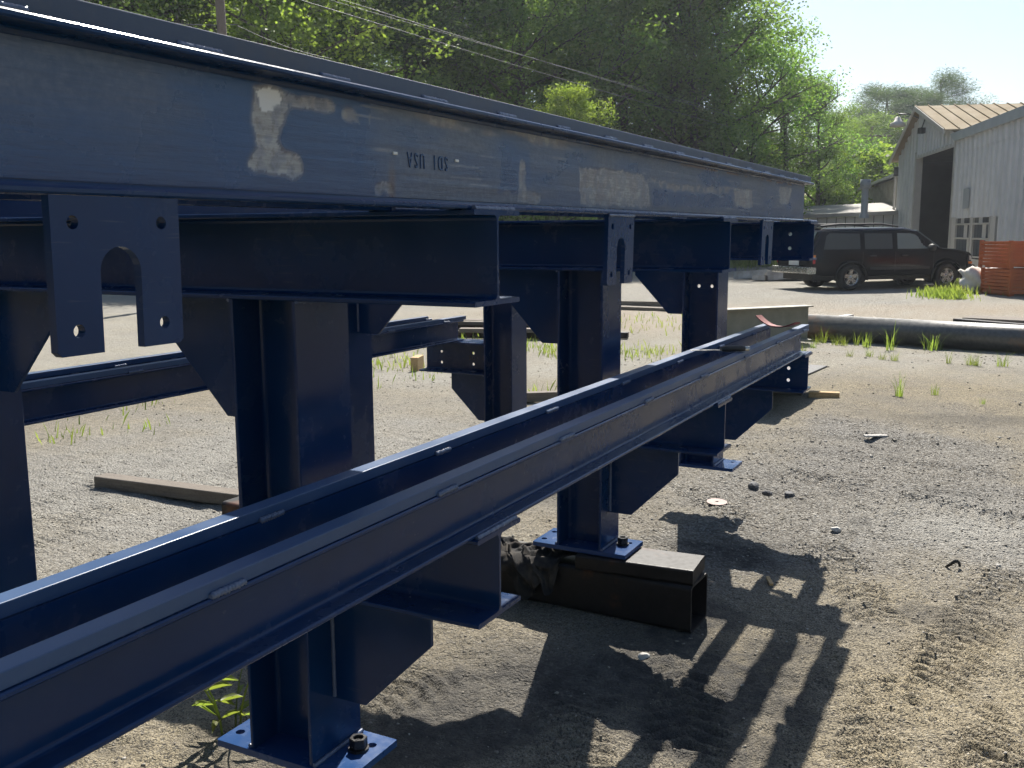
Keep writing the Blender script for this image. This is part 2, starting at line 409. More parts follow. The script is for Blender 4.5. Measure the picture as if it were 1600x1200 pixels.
dark = blob(4.75, 1.25, .42, .32, .6) * .6 + .45 * blob(3.2, 1.3, 1.0, .8, .8) * sstep(.42, .6, n_a) + blob(3.05, 1.2, .5, .45, .7) * .35 + .5 * blob(2.7, 1.75, .5, .3, .7) + sstep(.60, .74, n_b) * sstep(9, 5, FW) * .5
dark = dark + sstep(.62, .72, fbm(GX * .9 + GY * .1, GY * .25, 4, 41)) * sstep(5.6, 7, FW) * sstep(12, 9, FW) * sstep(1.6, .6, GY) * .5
put(me, 'gravel', grav); put(me, 'red', red); put(me, 'pale', pale); put(me, 'dark', dark)
ground = link('ground', me, GROUND); tag(ground, kind='structure')
def gz(x, y): return float(gheight(np.array([x]), np.array([y]))[0])

# ------------------------------------------------------------------ steel trestle
TR = empty('steel_trestle', (3.737, 2.243, .264))
tag(TR, 'welded navy blue steel trestle of channels, columns and gussets filling the foreground', 'steel trestle')
T0 = Vector(TR.location)
def place(o, parent=TR):
    """o was modelled in world coordinates: keep it there under its parent"""
    o.parent = parent
    w = Vector((0, 0, 0)); p = parent
    while p: w = w + p.location; p = p.parent
    o.location = -w
    return o
def part(name, mb, mat=PAINT, parent=TR, bev=0.0, seg=2):
    me = mb.mesh(name)
    if name in ('cross_beam', 'column', 'bracket_beam'):
        bm = bmesh.new(); bm.from_mesh(me); bmesh.ops.remove_doubles(bm, verts=bm.verts, dist=1e-5); bm.to_mesh(me); bm.free()
    if bev: bevel_mesh(me, bev, seg)
    return place(link(name, me, mat), parent)

D8, B8, TF, TW, RF = .203, .203, .0110, .0074, .011
def flange_poly(bf, tf, tw, rf, sgn):
    """T-shaped flange with root fillets, flange outer face at v=0, web towards v=sgn"""
    L = []
    e = .0022
    pts = [(-bf / 2 + e, 0), (bf / 2 - e, 0), (bf / 2, e), (bf / 2, tf - e), (bf / 2 - e, tf)]
    for k in range(4):
        a = rad(90 * k / 3); pts.append((tw / 2 + rf - rf * math.sin(a), tf + rf - rf * math.cos(a)))
    m = [(-x, y) for x, y in pts[2:][::-1]]
    L = pts + m
    L = [(u, v * sgn) for u, v in L]
    return L if sgn > 0 else L[::-1]
def w_beam(mb, fn, length, d=D8, bf=B8, tf=TF, tw=TW, rf=RF, holes=()):
    """fn(u across flange, v up the depth, t along)"""
    mb.extrude(flange_poly(bf, tf, tw, rf, 1), fn, 0, length)
    mb.extrude([(u, v + d) for u, v in flange_poly(bf, tf, tw, rf, -1)], fn, 0, length)
    z0, z1 = tf + rf, d - tf - rf
    web = [(0, z0), (length, z0), (length, z1), (0, z1)]
    mb.extrude(web, lambda t, v, w: fn(w, v, t), -tw / 2, tw / 2, [circ(t, v, r, 16, True) for t, v, r in holes])
FX = [1.865, 3.737, 5.40]
YC, YB = 1.598, 2.886            # column centre lines
YE, YE2 = 1.013, 3.473           # cross beam ends
ZU0, ZU1 = 1.445, 1.648
ZL0, ZL1 = .735, .938
ZP = .28
for i, X in enumerate(FX):
    bolted = i == 2
    # upper cross beam along Y
    mb = MB(); h = [(.124, .063, .0095), (.124, .138, .0095), (2.336, .063, .0095), (2.336, .138, .0095)] if bolted else ()
    w_beam(mb, lambda u, v, t: (X + u, YE + t, ZU0 + v), YE2 - YE, holes=h)
    part('cross_beam', mb)
    for side, yc in ((-1, YC), (1, YB)):
        back = side > 0
        mb = MB(); h = [(1.014, .064, .0095), (1.014, .139, .0095)] if bolted else ()
        # column: flanges face +-Y, web in the YZ plane
        w_beam(mb, lambda u, v, t: (X + u, yc - D8 / 2 + v, ZP + .0005 + t), ZU0 - ZP - .001, holes=h)
        c = part('column', mb)
        # lower bracket beam (cantilever towards the outside)
        ya, yb = (YE, yc - D8 / 2) if not back else (yc + D8 / 2, YE2)
        Ls = yb - ya - .0006
        h = ()
        if bolted: h = [(.105, .054, .0095), (.105, .12, .0095)] if not back else [(.13, .054, .0095), (.13, .125, .0095), (.37, .054, .0095), (.37, .125, .0095)]
        dz = -.028 if back else 0
        mb = MB(); w_beam(mb, lambda u, v, t: (X + u, ya + .0003 + t, ZL0 + dz + v), Ls, holes=h)
        part('bracket_beam', mb)
        # gussets
        def ys(a): return a if not back else 2 * 2.242 - a
        P = [(ys(1.7005), ZU0 - .0008), (ys(2.02), ZU0 - .0008), (ys(2.02), 1.35), (ys(1.815), 1.132), (ys(1.7005), 1.132)]
        mb = MB(); mb.extrude(P, lambda u, v, t: (X + t, u, v), -.006, .006); part('gusset_plate', mb, bev=.0012, seg=1)
        P = [(ys(1.4955), ZL0 - .0008 + dz), (ys(1.2), ZL0 - .0008 + dz), (ys(1.2), .62 + dz), (ys(1.40), .424 + dz), (ys(1.4955), .424 + dz)]
        mb = MB(); mb.extrude(P, lambda u, v, t: (X + t, u, v), -.006, .006); part('gusset_plate', mb, bev=.0012, seg=1)
        # base plate with two bolt holes
        mb = MB(); hl = [circ(X - .05, yc + .185, .0125, 16, True), circ(X + .055, yc - .17, .0125, 16, True), circ(X + .055, yc + .185, .0125, 16, True)]
        mb.extrude(rrect(X - .108, yc - .213, X + .108, yc + .213, .003, 2), lambda u, v, t: (u, v, t), ZP - .018, ZP, hl)
        bp = part('base_plate', mb, PLATE)
        if not bolted:
            # leveling bolt: hex nut and threaded end
            mb = MB(); nx_, ny_ = X + .022, yc - .152
            hexp = [(nx_ + .024 * math.cos(rad(60 * k + 12)), ny_ + .024 * math.sin(rad(60 * k + 12))) for k in range(6)]
            mb.extrude(hexp, lambda u, v, t: (u, v, t), ZP + .008, ZP + .034, [circ(nx_, ny_, .0125, 14, True)])
            part('nut', mb, BOLT, bp, bev=.0015, seg=1); mb = MB()
            mb.extrude(circ(nx_, ny_, .027, 20), lambda u, v, t: (u, v, t), ZP + .0005, ZP + .0075)
            part('washer', mb, BOLT, bp); mb = MB()
            mb.extrude(circ(nx_, ny_, .0115, 14), lambda u, v, t: (u, v, t), ZP + .0078, ZP + .026)
            part('bolt', mb, BOLT, bp)
        # column-to-plate fillet welds
        rnd = random.Random(i * 7 + side)
        for yy, sg in ((yc - D8 / 2, -1), (yc + D8 / 2, 1)):
            mb = MB(); pts = [(X - .1 + .2 * k / 30, yy + sg * (.003 + .001 * rnd.random()), ZP + .0035 + .0012 * rnd.random()) for k in range(31)]
            mb.tube(pts, [.0055 + .0012 * rnd.random() for _ in pts], 6)
            part('weld_bead', mb, WELD)
        # welds under the cross beam and along the bracket beam
        for yy, zz, sg in ((yc - D8 / 2, ZU0 - .003, -1), (yc + D8 / 2, ZU0 - .003, 1), (ys(1.4955), ZL0 + dz - .002, 1 if back else -1), (ys(1.4955), ZL1 + dz + .002, 1 if back else -1)):
            mb = MB(); pts = [(X - .1 + .2 * k / 30, yy + sg * (.003 + .001 * rnd.random()), zz + .0012 * rnd.random()) for k in range(31)]
            mb.tube(pts, [.0045 + .0014 * rnd.random() for _ in pts], 6); part('weld_bead', mb, WELD)
        # gusset welds
        for xs in (-1, 1):
            mb = MB(); yy = ys(1.7005); pts = [(X + xs * .008, yy + (.002 if not back else -.002), 1.14 + .3 * k / 40) for k in range(41)]
            mb.tube(pts, [.005 + .0013 * rnd.random() for _ in pts], 5)
            part('weld_bead', mb, WELD); mb = MB(); yy = ys(1.4955); pts = [(X + xs * .008, yy - (.002 if not back else -.002), .43 + dz + .3 * k / 40) for k in range(41)]
            mb.tube(pts, [.005 + .0013 * rnd.random() for _ in pts], 5)
            part('weld_bead', mb, WELD)

def c_poly(d, bf, tf, tw, y0, z0):
    """channel section in (y, z): toes at y0, back at y0 + bf"""
    e = .0025; rf = .008; y1 = y0 + bf
    L = [(y0 + e, z0), (y1, z0), (y1, z0 + d), (y0 + e, z0 + d), (y0, z0 + d - e), (y0, z0 + d - tf + e), (y0 + e, z0 + d - tf)]
    for k in range(5):
        a = rad(90 * k / 4); L.append((y1 - tw - rf + rf * math.sin(a), z0 + d - tf - rf + rf * math.cos(a) - .0))
    for k in range(5):
        a = rad(90 * k / 4); L.append((y1 - tw - rf + rf * math.cos(a), z0 + tf + rf - rf * math.sin(a)))
    L += [(y0 + e, z0 + tf), (y0, z0 + tf - e), (y0, z0 + e)]
    return L
def channel(name, y0, z0, d, bf, x0, x1, mat=PAINT, tf=.0095, tw=.0075, yaw=0.0, xp=3.7, flip=False):
    mb = MB(); c = math.cos(yaw); s = math.sin(yaw)
    P = c_poly(d, bf, tf, tw, y0, z0)
    if flip: P = [(2 * y0 + bf - u, v) for u, v in P][::-1]
    mb.extrude(P, lambda u, v, t: (xp + (t - xp) * c - (u - y0) * s, y0 + (u - y0) * c + (t - xp) * s, v), x0, x1)
    return part(name, mb, mat)
def rail(y0, z0, x0, x1, parent, w=.038, h=.0235, yaw=0.0, xp=3.7, yref=None, mat=PAINT_TOP):
    mb = MB(); c = math.cos(yaw); s = math.sin(yaw); yr = y0 if yref is None else yref
    mb.extrude(rrect(y0, z0 + .0003, y0 + w, z0 + h, .0018, 2), lambda u, v, t: (xp + (t - xp) * c - (u - yr) * s, yr + (u - yr) * c + (t - xp) * s, v), x0, x1)
    return part('rail_bar', mb, mat, parent)
def stitch(y, z, xs, ln, parent, r=.0065, seed=1, yaw=0.0, xp=3.7, rip=.38):
    rnd = random.Random(seed)
    for x in xs:
        mb = MB(); n = 34; L = ln * rnd.uniform(.85, 1.15)
        pts = [(x + L * k / n, y + rnd.uniform(-.0007, .0007) + (x + L * k / n - xp) * math.sin(yaw), z + rnd.uniform(-.0006, .0006)) for k in range(n + 1)]
        rr = [r * (1.18 - rip + rip * abs(math.sin(k * .95 + seed)) + .3 * rip * rnd.random()) * (0.6 if k in (0, n) else 1) for k in range(n + 1)]
        mb.tube(pts, rr, 7)
        part('weld_bead', mb, WELD, parent)
XA, XE = -1.4, 5.41
# upper front pair (the near one has the worn web)
A1 = channel('channel_beam', 1.025, ZU1 + .0004, .203, .057, XA, XE)
rail(1.036, 1.8515, XA, 5.38, A1, h=.030, mat=RAILA)
stitch(1.0345, 1.8535, [.70 + .302 * k for k in range(16)], .085, A1, .0050, 3, rip=.12)
A2 = channel('channel_beam', 1.225, ZU1 + .0004, .203, .057, XA, XE, flip=True)
rail(1.236, 1.8515, XA, 5.38, A2, h=.030)
# lower front pair
B1 = channel('channel_beam', 1.025, ZL1 + .0004, .132, .050, XA, 5.445, tw=.0072)
rail(1.0305, 1.0708, XA, 5.46, B1)
stitch(1.0285, 1.0735, [.41 + .61 * k - .02 * (k % 2) for k in range(9)], .075, B1, .0055, 5)
B2 = channel('channel_beam', 1.225, ZL1 + .0004, .132, .050, XA, 5.40, tw=.0072, flip=True)
rail(1.2305, 1.0708, XA, 5.40, B2)
stitch(1.2285, 1.0735, [.10 + .613 * k for k in range(9)], .075, B2, .0055, 6)
# back pairs
for zz, d, bf, hh in ((ZU1 + .0004, .203, .057, .030),):
    for y0 in (3.2, 3.4):
        b = channel('channel_beam', y0, zz, d, bf, XA, XE, flip=y0 > 3.3); rail(y0 + .011, zz + d + .0003, XA, 5.38, b, h=hh)
for k, y0 in enumerate((3.2, 3.4)):
    yw = 0.0
    b = channel('channel_beam', y0, ZL1 - .0276, .132, .050, XA, 5.42 - .12 * k, yaw=yw, flip=k == 1)
    rail(y0 + .0055, ZL1 - .0276 + .1324, XA, 5.46 - .14 * k, b, yaw=yw, yref=y0)
    stitch(y0 + .0035, 1.0455, [.3 + .61 * j + .1 * k for j in range(9)], .075, b, .0055, 8 + k, yaw=yw)

# welds between channels and cross members
rnd = random.Random(4)
for X in FX:
    for z, y in ((ZU1, 1.0215), (ZL1, 1.0215), (ZL1, 1.2215), (ZU1, 1.2215)):
        pts = [(X - .09 + .18 * k / 40, y + rnd.uniform(-.0012, .0012), z + .002) for k in range(41)]
        mb = MB(); mb.tube(pts, [.0058 + .0018 * rnd.random() for _ in pts], 6)
        part('weld_bead', mb, WELD)

# slotted hanger brackets
for xc in (.881, 2.634, 4.413):
    z0, z1 = 1.452, ZU1 - .0005
    sl = .032
    P = [(xc - .1, z0 + .006), (xc - .094, z0), (xc - sl, z0)] + [(xc + sl * math.cos(rad(180 - 15 * k)), 1.553 + sl * math.sin(rad(15 * k))) for k in range(13)] + [(xc + sl, z0), (xc + .094, z0), (xc + .1, z0 + .006), (xc + .1, z1), (xc - .1, z1)]
    hl = [circ(xc - .069, 1.615, .0085, 16, True), circ(xc + .069, 1.615, .0085, 16, True), circ(xc - .068, 1.482, .0085, 16, True), circ(xc + .068, 1.482, .0085, 16, True)]
    mb = MB(); mb.extrude(P, lambda u, v, t: (u, 1.028 + t + (z1 - v) * .02, v), 0, .0127, hl)
    br = part('hanger_bracket', mb)
    if xc < 1: continue
    mb = MB(); pts = [(xc - .098 + .196 * k / 40, 1.0275, z1 + .0005 - rnd.uniform(.001, .003)) for k in range(41)]
    mb.tube(pts, [.003 + .0015 * rnd.random() for _ in pts], 6); part('weld_bead', mb, WELD, br)

# worn web face of the near upper channel: a skin of mill scale, thin paint and bare patches 0.6 mm proud
wx = np.concatenate([np.arange(-1.39, .7, .05), np.arange(.7, 2.6, .0035), np.arange(2.6, 5.405, .008)]); wz = np.linspace(1.6672, 1.8325, 56)
WX, WZ = np.meshgrid(wx, wz, indexing='ij')
me = bpy.data.meshes.new('web_face'); a_, b_ = WX.shape
relief = .0012 * (fbm(WX * 2.2, WZ * 90, 3, 51) - .5)
dx = .020 * (fbm(WX * 22, WZ * 22, 4, 61) - .5) + .012 * (fbm(WX * 75, WZ * 75, 3, 62) - .5); dz_ = .016 * (fbm(WX * 22, WZ * 22, 4, 64) - .5) + .012 * (fbm(WX * 75, WZ * 75, 3, 65) - .5)
def inpoly(P, soft=0):
    x = WX + dx; z = WZ + dz_; r = np.zeros(x.shape, bool); n = len(P)
    for i in range(n):
        x0, z0 = P[i]; x1, z1 = P[(i + 1) % n]
        c = ((z0 > z) != (z1 > z)) & (x < (x1 - x0) * (z - z0) / (z1 - z0 + 1e-12) + x0); r ^= c
    return r.astype(float)
def blur(a, k=1):
    for _ in range(k):
        b = a.copy(); b[1:] += a[:-1]; b[:-1] += a[1:]; b[:, 1:] += a[:, :-1]; b[:, :-1] += a[:, 1:]; a = b / 5
    return a
p1 = [(1.19, 1.822), (1.257, 1.826), (1.27, 1.805), (1.253, 1.778), (1.233, 1.751), (1.25, 1.733), (1.294, 1.731), (1.296, 1.70), (1.271, 1.69), (1.218, 1.694), (1.168, 1.705), (1.183, 1.718), (1.196, 1.739), (1.189, 1.772)]
arm = [(1.256, 1.826), (1.303, 1.821), (1.352, 1.819), (1.404, 1.815), (1.494, 1.808), (1.494, 1.792), (1.404, 1.800), (1.318, 1.803), (1.271, 1.806)]
p3 = [(1.513, 1.698), (1.56, 1.692), (1.572, 1.677), (1.505, 1.676)]
p4 = [(2.436, 1.772), (2.639, 1.776), (2.901, 1.776), (2.971, 1.754), (2.992, 1.681), (2.438, 1.673)]
p4b = [(2.959, 1.767), (3.278, 1.757), (3.93, 1.769), (3.932, 1.749), (3.279, 1.739), (2.971, 1.742)]
p5 = [(3.979, 1.772), (4.291, 1.776), (4.301, 1.70), (4.035, 1.703)]
p6 = [(4.817, 1.816), (5.092, 1.811), (5.03, 1.736), (4.831, 1.732)]
p7 = [(2.085, 1.765), (2.11, 1.765), (2.13, 1.70), (2.20, 1.69), (2.20, 1.668), (2.08, 1.668)]
bare = inpoly(p1); armm = inpoly(arm)
ms = fbm(WX * 30, WZ * 30, 3, 71)
bare = np.maximum(bare, .75 * armm * sstep(.35, .5, ms)); bare = np.maximum(bare, .8 * inpoly(p3))
bare = np.maximum(bare, inpoly(p4) * (.45 + .5 * fbm(WX * 14, WZ * 3, 3, 72))); bare = np.maximum(bare, .6 * inpoly(p4b) * sstep(.4, .55, ms))
bare = np.maximum(bare, .7 * inpoly(p5)); bare = np.maximum(bare, .7 * inpoly(p6)); bare = np.maximum(bare, .5 * inpoly(p7))
topsm = sstep(1.802, 1.822, WZ) * sstep(1.55, 1.75, WX) * sstep(2.6, 2.2, WX)
bare = np.maximum(bare, .7 * topsm * sstep(.35, .65, fbm(WX * 9, WZ * 70, 3, 75)))
grey = sstep(1.46, 1.56, WX + .1 * (fbm(WX * 8, WZ * 8, 3, 76) - .5)) * (.50 + 1.9 * (fbm(WX * 5, WZ * 16, 5, 77) - .42))
hole = inpoly([(2.0, 1.80), (2.14, 1.79), (2.15, 1.72), (2.10, 1.69), (1.97, 1.69), (1.99, 1.72)])      # repainted patch
grey = grey * (1 - .85 * blur(hole, 6)) * (1 - .8 * blur(inpoly([(3.0, 1.735), (3.95, 1.745), (4.0, 1.69), (3.0, 1.68)]), 4))
grey = np.maximum(grey, .62 * sstep(1.10, .98, WX + .12 * (fbm(WX * 6, WZ * 14, 3, 78) - .5)) * sstep(1.68, 1.78, WZ + .06 * (fbm(WX * 5, WZ * 12, 3, 79) - .5)))
white = inpoly([(1.196, 1.819), (1.245, 1.822), (1.252, 1.80), (1.236, 1.792), (1.20, 1.790)]) * sstep(.32, .5, fbm(WX * 40, WZ * 60, 3, 81))
rust = .8 * (blur(bare, 3) * (1 - bare)) * sstep(.4, .6, ms) + .9 * sstep(1.822, 1.829, WZ) * sstep(3.0, 3.6, WX) * sstep(.5, .6, fbm(WX * 9, WZ * 9, 2, 83)) + .5 * sstep(1.575, 1.56, WX) * sstep(1.54, 1.555, WX) * sstep(1.75, 1.69, WZ)
edge = .0010 * blur(1 - np.clip(bare, 0, 1), 1)
me.vertices.add(a_ * b_)
WY = 1.0739 - relief - edge
me.vertices.foreach_set('co', np.stack([WX, WY, WZ], -1).astype(np.float32).ravel())
I = np.arange(a_ * b_).reshape(a_, b_)
Q = np.stack([I[:-1, :-1], I[1:, :-1], I[1:, 1:], I[:-1, 1:]], -1).reshape(-1, 4)
me.loops.add(Q.size); me.loops.foreach_set('vertex_index', Q.ravel().astype(np.int32)); me.polygons.add(len(Q)); me.polygons.foreach_set('loop_start', (np.arange(len(Q)) * 4).astype(np.int32))
me.polygons.foreach_set('use_smooth', np.ones(len(Q), bool)); me.update(calc_edges=True)
scr = sstep(.735, .76, fbm(WX * 3, WZ * 170, 2, 85)) * sstep(.5, .6, fbm(WX * 5, WZ * 9, 2, 86)); bare = np.maximum(bare, .5 * scr)
hal = blur(bare, 14); grey = np.maximum(grey, .9 * sstep(.04, .5, hal) * (1 - bare)); wear = sstep(.42, .62, fbm(WX * 55, WZ * 55, 3, 87)); bare = np.clip(bare * (.72 + .38 * wear) + .35 * sstep(.15, .5, hal) * wear * (1 - bare), 0, 1)
put(me, 'bare', bare); put(me, 'grey', grey); put(me, 'white', white); put(me, 'rust', rust)
wf = place(link('web_face', me, WORN), A1); tag(wf, 'worn channel web with bare grey patches and scraped navy paint')

def text_mesh(s, size, depth):
    cu = bpy.data.curves.new('txt', 'FONT'); cu.body = s; cu.size = size; cu.extrude = depth; cu.align_x = 'CENTER'; cu.align_y = 'CENTER'; cu.space_character = 1.15; cu.resolution_u = 3
    o = bpy.data.objects.new('txt', cu); col.objects.link(o)
    dg = bpy.context.evaluated_depsgraph_get(); me = bpy.data.meshes.new_from_object(o.evaluated_get(dg)); bpy.data.objects.remove(o); return me
# rolled mill marks, letter by letter (upside down on the near web)
def letters(txt, pitch, size, fn, mat, parent):
    for k, ch in enumerate(txt):
        if ch == ' ': continue
        me = text_mesh(ch, size, .0011); me.materials.clear(); me.transform(fn((k - (len(txt) - 1) / 2) * pitch)); place(link('letter', me, mat), parent)
letters('SDI USA', .0225, .042, lambda o: Matrix.Translation((1.686 - o, 1.0722, 1.742)) @ Matrix.Rotation(rad(90), 4, 'X') @ Matrix.Rotation(rad(180), 4, 'Z') @ Matrix.Scale(.62, 4, (1, 0, 0)), WORN, A1)
letters('- SDI USA', .026, .042, lambda o: Matrix.Translation((5.40 - TW / 2, 3.09 - o, .80)) @ Matrix.Rotation(rad(-90), 4, 'Z') @ Matrix.Rotation(rad(90), 4, 'X') @ Matrix.Scale(.8, 4, (1, 0, 0)), BOLT, TR)
LABELW = simple('white_tag', (.75, .75, .72), (.7, .7, .66), .6)
for x in (1.568, 1.795):
    mb = MB(); mb.box((x - .007, 1.0700, 1.7465), (x + .007, 1.0735, 1.7520)); part('weld_dash', mb, LABELW, A1, bev=.001, seg=1)

# ------------------------------------------------------------------ dunnage under the middle frame
mb = MB(); S = .2
mb.extrude(rrect(-.102, 0, .102, S, .022, 5), lambda u, v, t: (u, t, v), 0, 2.6, [rrect(-.092, .010, .092, S - .010, .014, 4)[::-1]])
tubeo = mb.build('square_tube', MILL, loc=(3.722, 1.095, -.004), rz=rad(-2.0))
tag(tubeo, 'dark square steel tube lying on the ground under the middle columns', 'steel tube')
mb = MB(); mb.extrude(rrect(-.107, 0, .107, .0615, .010, 3), lambda u, v, t: (u, t, v), 0, .50)
blk = mb.build('spacer_bar', MILL, loc=(3.742, 1.105, .1968), rz=rad(4.0))
tag(blk, 'rust-spotted steel bar between the square tube and the column base plate', 'steel bar')
mb = MB(); mb.extrude(rrect(-.1, 0, .1, .0615, .010, 3), lambda u, v, t: (u, t, v), 0, .50)
blk2 = mb.build('spacer_bar', MILL, loc=(3.79, 2.65, .1968), rz=rad(-3.0))
tag(blk2, 'steel bar on the square tube below the back middle column', 'steel bar')

# ------------------------------------------------------------------ trees
def quads_mesh(name, V, smooth=False, k=4):
    """V: (n, k, 3) loose polygons"""
    n = len(V); me = bpy.data.meshes.new(name); me.vertices.add(n * k); me.vertices.foreach_set('co', V.astype(np.float32).ravel())
    me.loops.add(n * k); me.loops.foreach_set('vertex_index', np.arange(n * k, dtype=np.int32)); me.polygons.add(n)
    me.polygons.foreach_set('loop_start', (np.arange(n) * k).astype(np.int32)); me.update(calc_edges=True); return me
def leaves(P, L, W, rs, droop=.3, up=.35):
    n = len(P)
    d = rs.normal(size=(n, 3)); d[:, 2] = d[:, 2] * .6 - droop; d /= np.linalg.norm(d, axis=1)[:, None]
    nn = rs.normal(size=(n, 3)); nn[:, 2] += up; s = np.cross(d, nn); s /= np.linalg.norm(s, axis=1)[:, None] + 1e-9
    l = (L * rs.uniform(.7, 1.3, n))[:, None]; w = (W * rs.uniform(.7, 1.3, n))[:, None]
    nz = np.cross(s, d)
    a = P; b = P + d * l * .45 + s * w * .5 + nz * w * .12; c = P + d * l; e = P + d * l * .45 - s * w * .5 + nz * w * .12
    return np.stack([a, b, c, e], 1)
def tree_meshes(seed, H, CW, nleaf, leaf=(.16, .10), base=.12, kind='broad'):
    rs = np.random.RandomState(seed); rnd = random.Random(seed)
    mb = MB(); tips = []
    lean = rs.normal(size=2) * .03 * H
    tp = [(lean[0] * (k / 8) ** 2 + rnd.uniform(-.06, .06), lean[1] * (k / 8) ** 2 + rnd.uniform(-.06, .06), H * .94 * k / 8) for k in range(9)]
    r0 = .018 * H + .03
    mb.tube(tp, [r0 * (1 - .9 * k / 8) for k in range(9)], 8, cap=False)
    def tpos(t):
        k = min(int(t * 8), 7); f = t * 8 - k; return [tp[k][i] * (1 - f) + tp[k + 1][i] * f for i in range(3)]
    nb = 22 if kind == 'broad' else (20 if kind == 'pine' else 11)
    for b in range(nb):
        if kind == 'pine': t = .36 + .62 * (b + rnd.random()) / nb; ln = CW * .5 * (1.1 - .75 * abs(t - .55) / .45) * rnd.uniform(.65, 1.1); el = rnd.uniform(-.1, .35)
        else:
            t = base + (.97 - base) * (b + rnd.random()) / nb
            sh = math.sin(math.pi * min(1, (.22 + .78 * (t - base) / (1 - base)) ** .8)) ** .6
            ln = CW * .5 * max(.25, sh) * rnd.uniform(.6, 1.12); el = rnd.uniform(.15, .75)
        az = b * 2.4 + rnd.uniform(-.5, .5)
        p0 = Vector(tpos(t)); d = Vector((math.cos(az) * math.cos(el), math.sin(az) * math.cos(el), math.sin(el)))
        pts = [p0]; dd = d.copy()
        for k in range(4):
            dd = (dd + Vector((rnd.uniform(-.25, .25), rnd.uniform(-.25, .25), rnd.uniform(-.12, .22)))).normalized(); pts.append(pts[-1] + dd * ln / 4)
        rb = r0 * (1 - .85 * t) * .5
        mb.tube(pts, [rb * (1 - .2 * k) + .006 for k in range(5)], 5, cap=False)
        ns = 6 if kind != 'sparse' else 7
        for s in range(ns):
            k = 1 + s * 3.0 / ns; i0 = int(k); q = pts[i0].lerp(pts[min(i0 + 1, 4)], k - i0)
            sd_ = (dd + Vector((rnd.uniform(-1, 1), rnd.uniform(-1, 1), rnd.uniform(-.5, .8)))).normalized(); sl = ln * rnd.uniform(.18, .42)
            e = q + sd_ * sl
            mb.tube([q, q.lerp(e, .5) + Vector((rnd.uniform(-.05, .05),) * 3), e], [rb * .35 + .005, rb * .2 + .004, .003], 4, cap=False)
            tips.append((e, .34 + .20 * rnd.random())); tips.append((q.lerp(e, .55), .30 + .15 * rnd.random()))
        tips.append((pts[-1], .5))
    tips.append((Vector(tp[-1]), .5))
    T = np.array([list(t[0]) for t in tips]); S = np.array([t[1] for t in tips]) * CW / 6.0 * .88
    w = S ** 2 * rs.uniform(.35, 1.5, len(S)); w /= w.sum()
    idx = rs.choice(len(T), nleaf, p=w)
    o = rs.normal(size=(nleaf, 3)); o /= np.linalg.norm(o, axis=1)[:, None]; o *= (rs.uniform(0, 1, nleaf) ** .45)[:, None]
    o *= S[idx][:, None] * 1.7; o[:, 2] *= (.95 if kind == 'pine' else .62)
    P = T[idx] + o; P[:, 2] = np.maximum(P[:, 2], .15)
    if kind == 'pine': V = leaves(P, .30, .035, rs, droop=-.15, up=.1)
    else: V = leaves(P, leaf[0], leaf[1], rs)
    return mb.mesh('trunk', False), quads_mesh('crown', V)
TREES = {}
def tree_kind(key, seed, H, CW, n, mat, leaf=(.16, .10), base=.12, kind='broad'):
    t, c = tree_meshes(seed, H, CW, n, leaf, base, kind); t.materials.append(BARK); c.materials.append(mat); TREES[key] = (t, c, H)
tree_kind('a', 11, 13, 8.5, 25000, LEAF, (.125, .085)); tree_kind('b', 12, 14, 8.0, 26000, LEAF, (.115, .08)); tree_kind('c', 13, 12, 9.0, 24000, LEAF, (.13, .09)); tree_kind('d', 14, 13, 7.5, 25000, LEAF, (.11, .075))
tree_kind('bright', 15, 9, 7.0, 22000, LEAFB, (.11, .08)); tree_kind('pine', 16, 17, 8.0, 26000, NEEDLE, kind='pine'); tree_kind('pine2', 17, 15, 7.5, 24000, NEEDLE, kind='pine')
tree_kind('sparse', 18, 13, 8.5, 3600, LEAF, (.16, .08), .3, 'sparse'); tree_kind('shrub', 19, 4, 5.0, 9000, LEAF, (.15, .09), .03); tree_kind('shrubb', 20, 3.5, 4.0, 6000, LEAFB, (.15, .09), .03)
def px_pos(px, f, dz=0):
    d = np.array([px - 800, -237.0, 1520.0]); w = RW @ d; a = Vector((w[0], w[1], 0)); a *= f / a.dot(FWD); return a
TREEN = [0]
def tree(key, px, f, H, label, group=None, name='broadleaf_tree', cat='tree', z=0.0, wide=1.0):
    t, c, H0 = TREES[key]; p = px_pos(px, f); s = H / H0
    e = empty(name, (p.x, p.y, z), TREEN[0] * 2.399); TREEN[0] += 1
    e.scale = (s * wide, s * wide, s)
    for nm, me in (('trunk', t), ('crown', c)):
        o = bpy.data.objects.new(nm, me); col.objects.link(o); o.parent = e
    tag(e, label, cat, group); return e
GB = 'trees of the dense wood behind the yard'
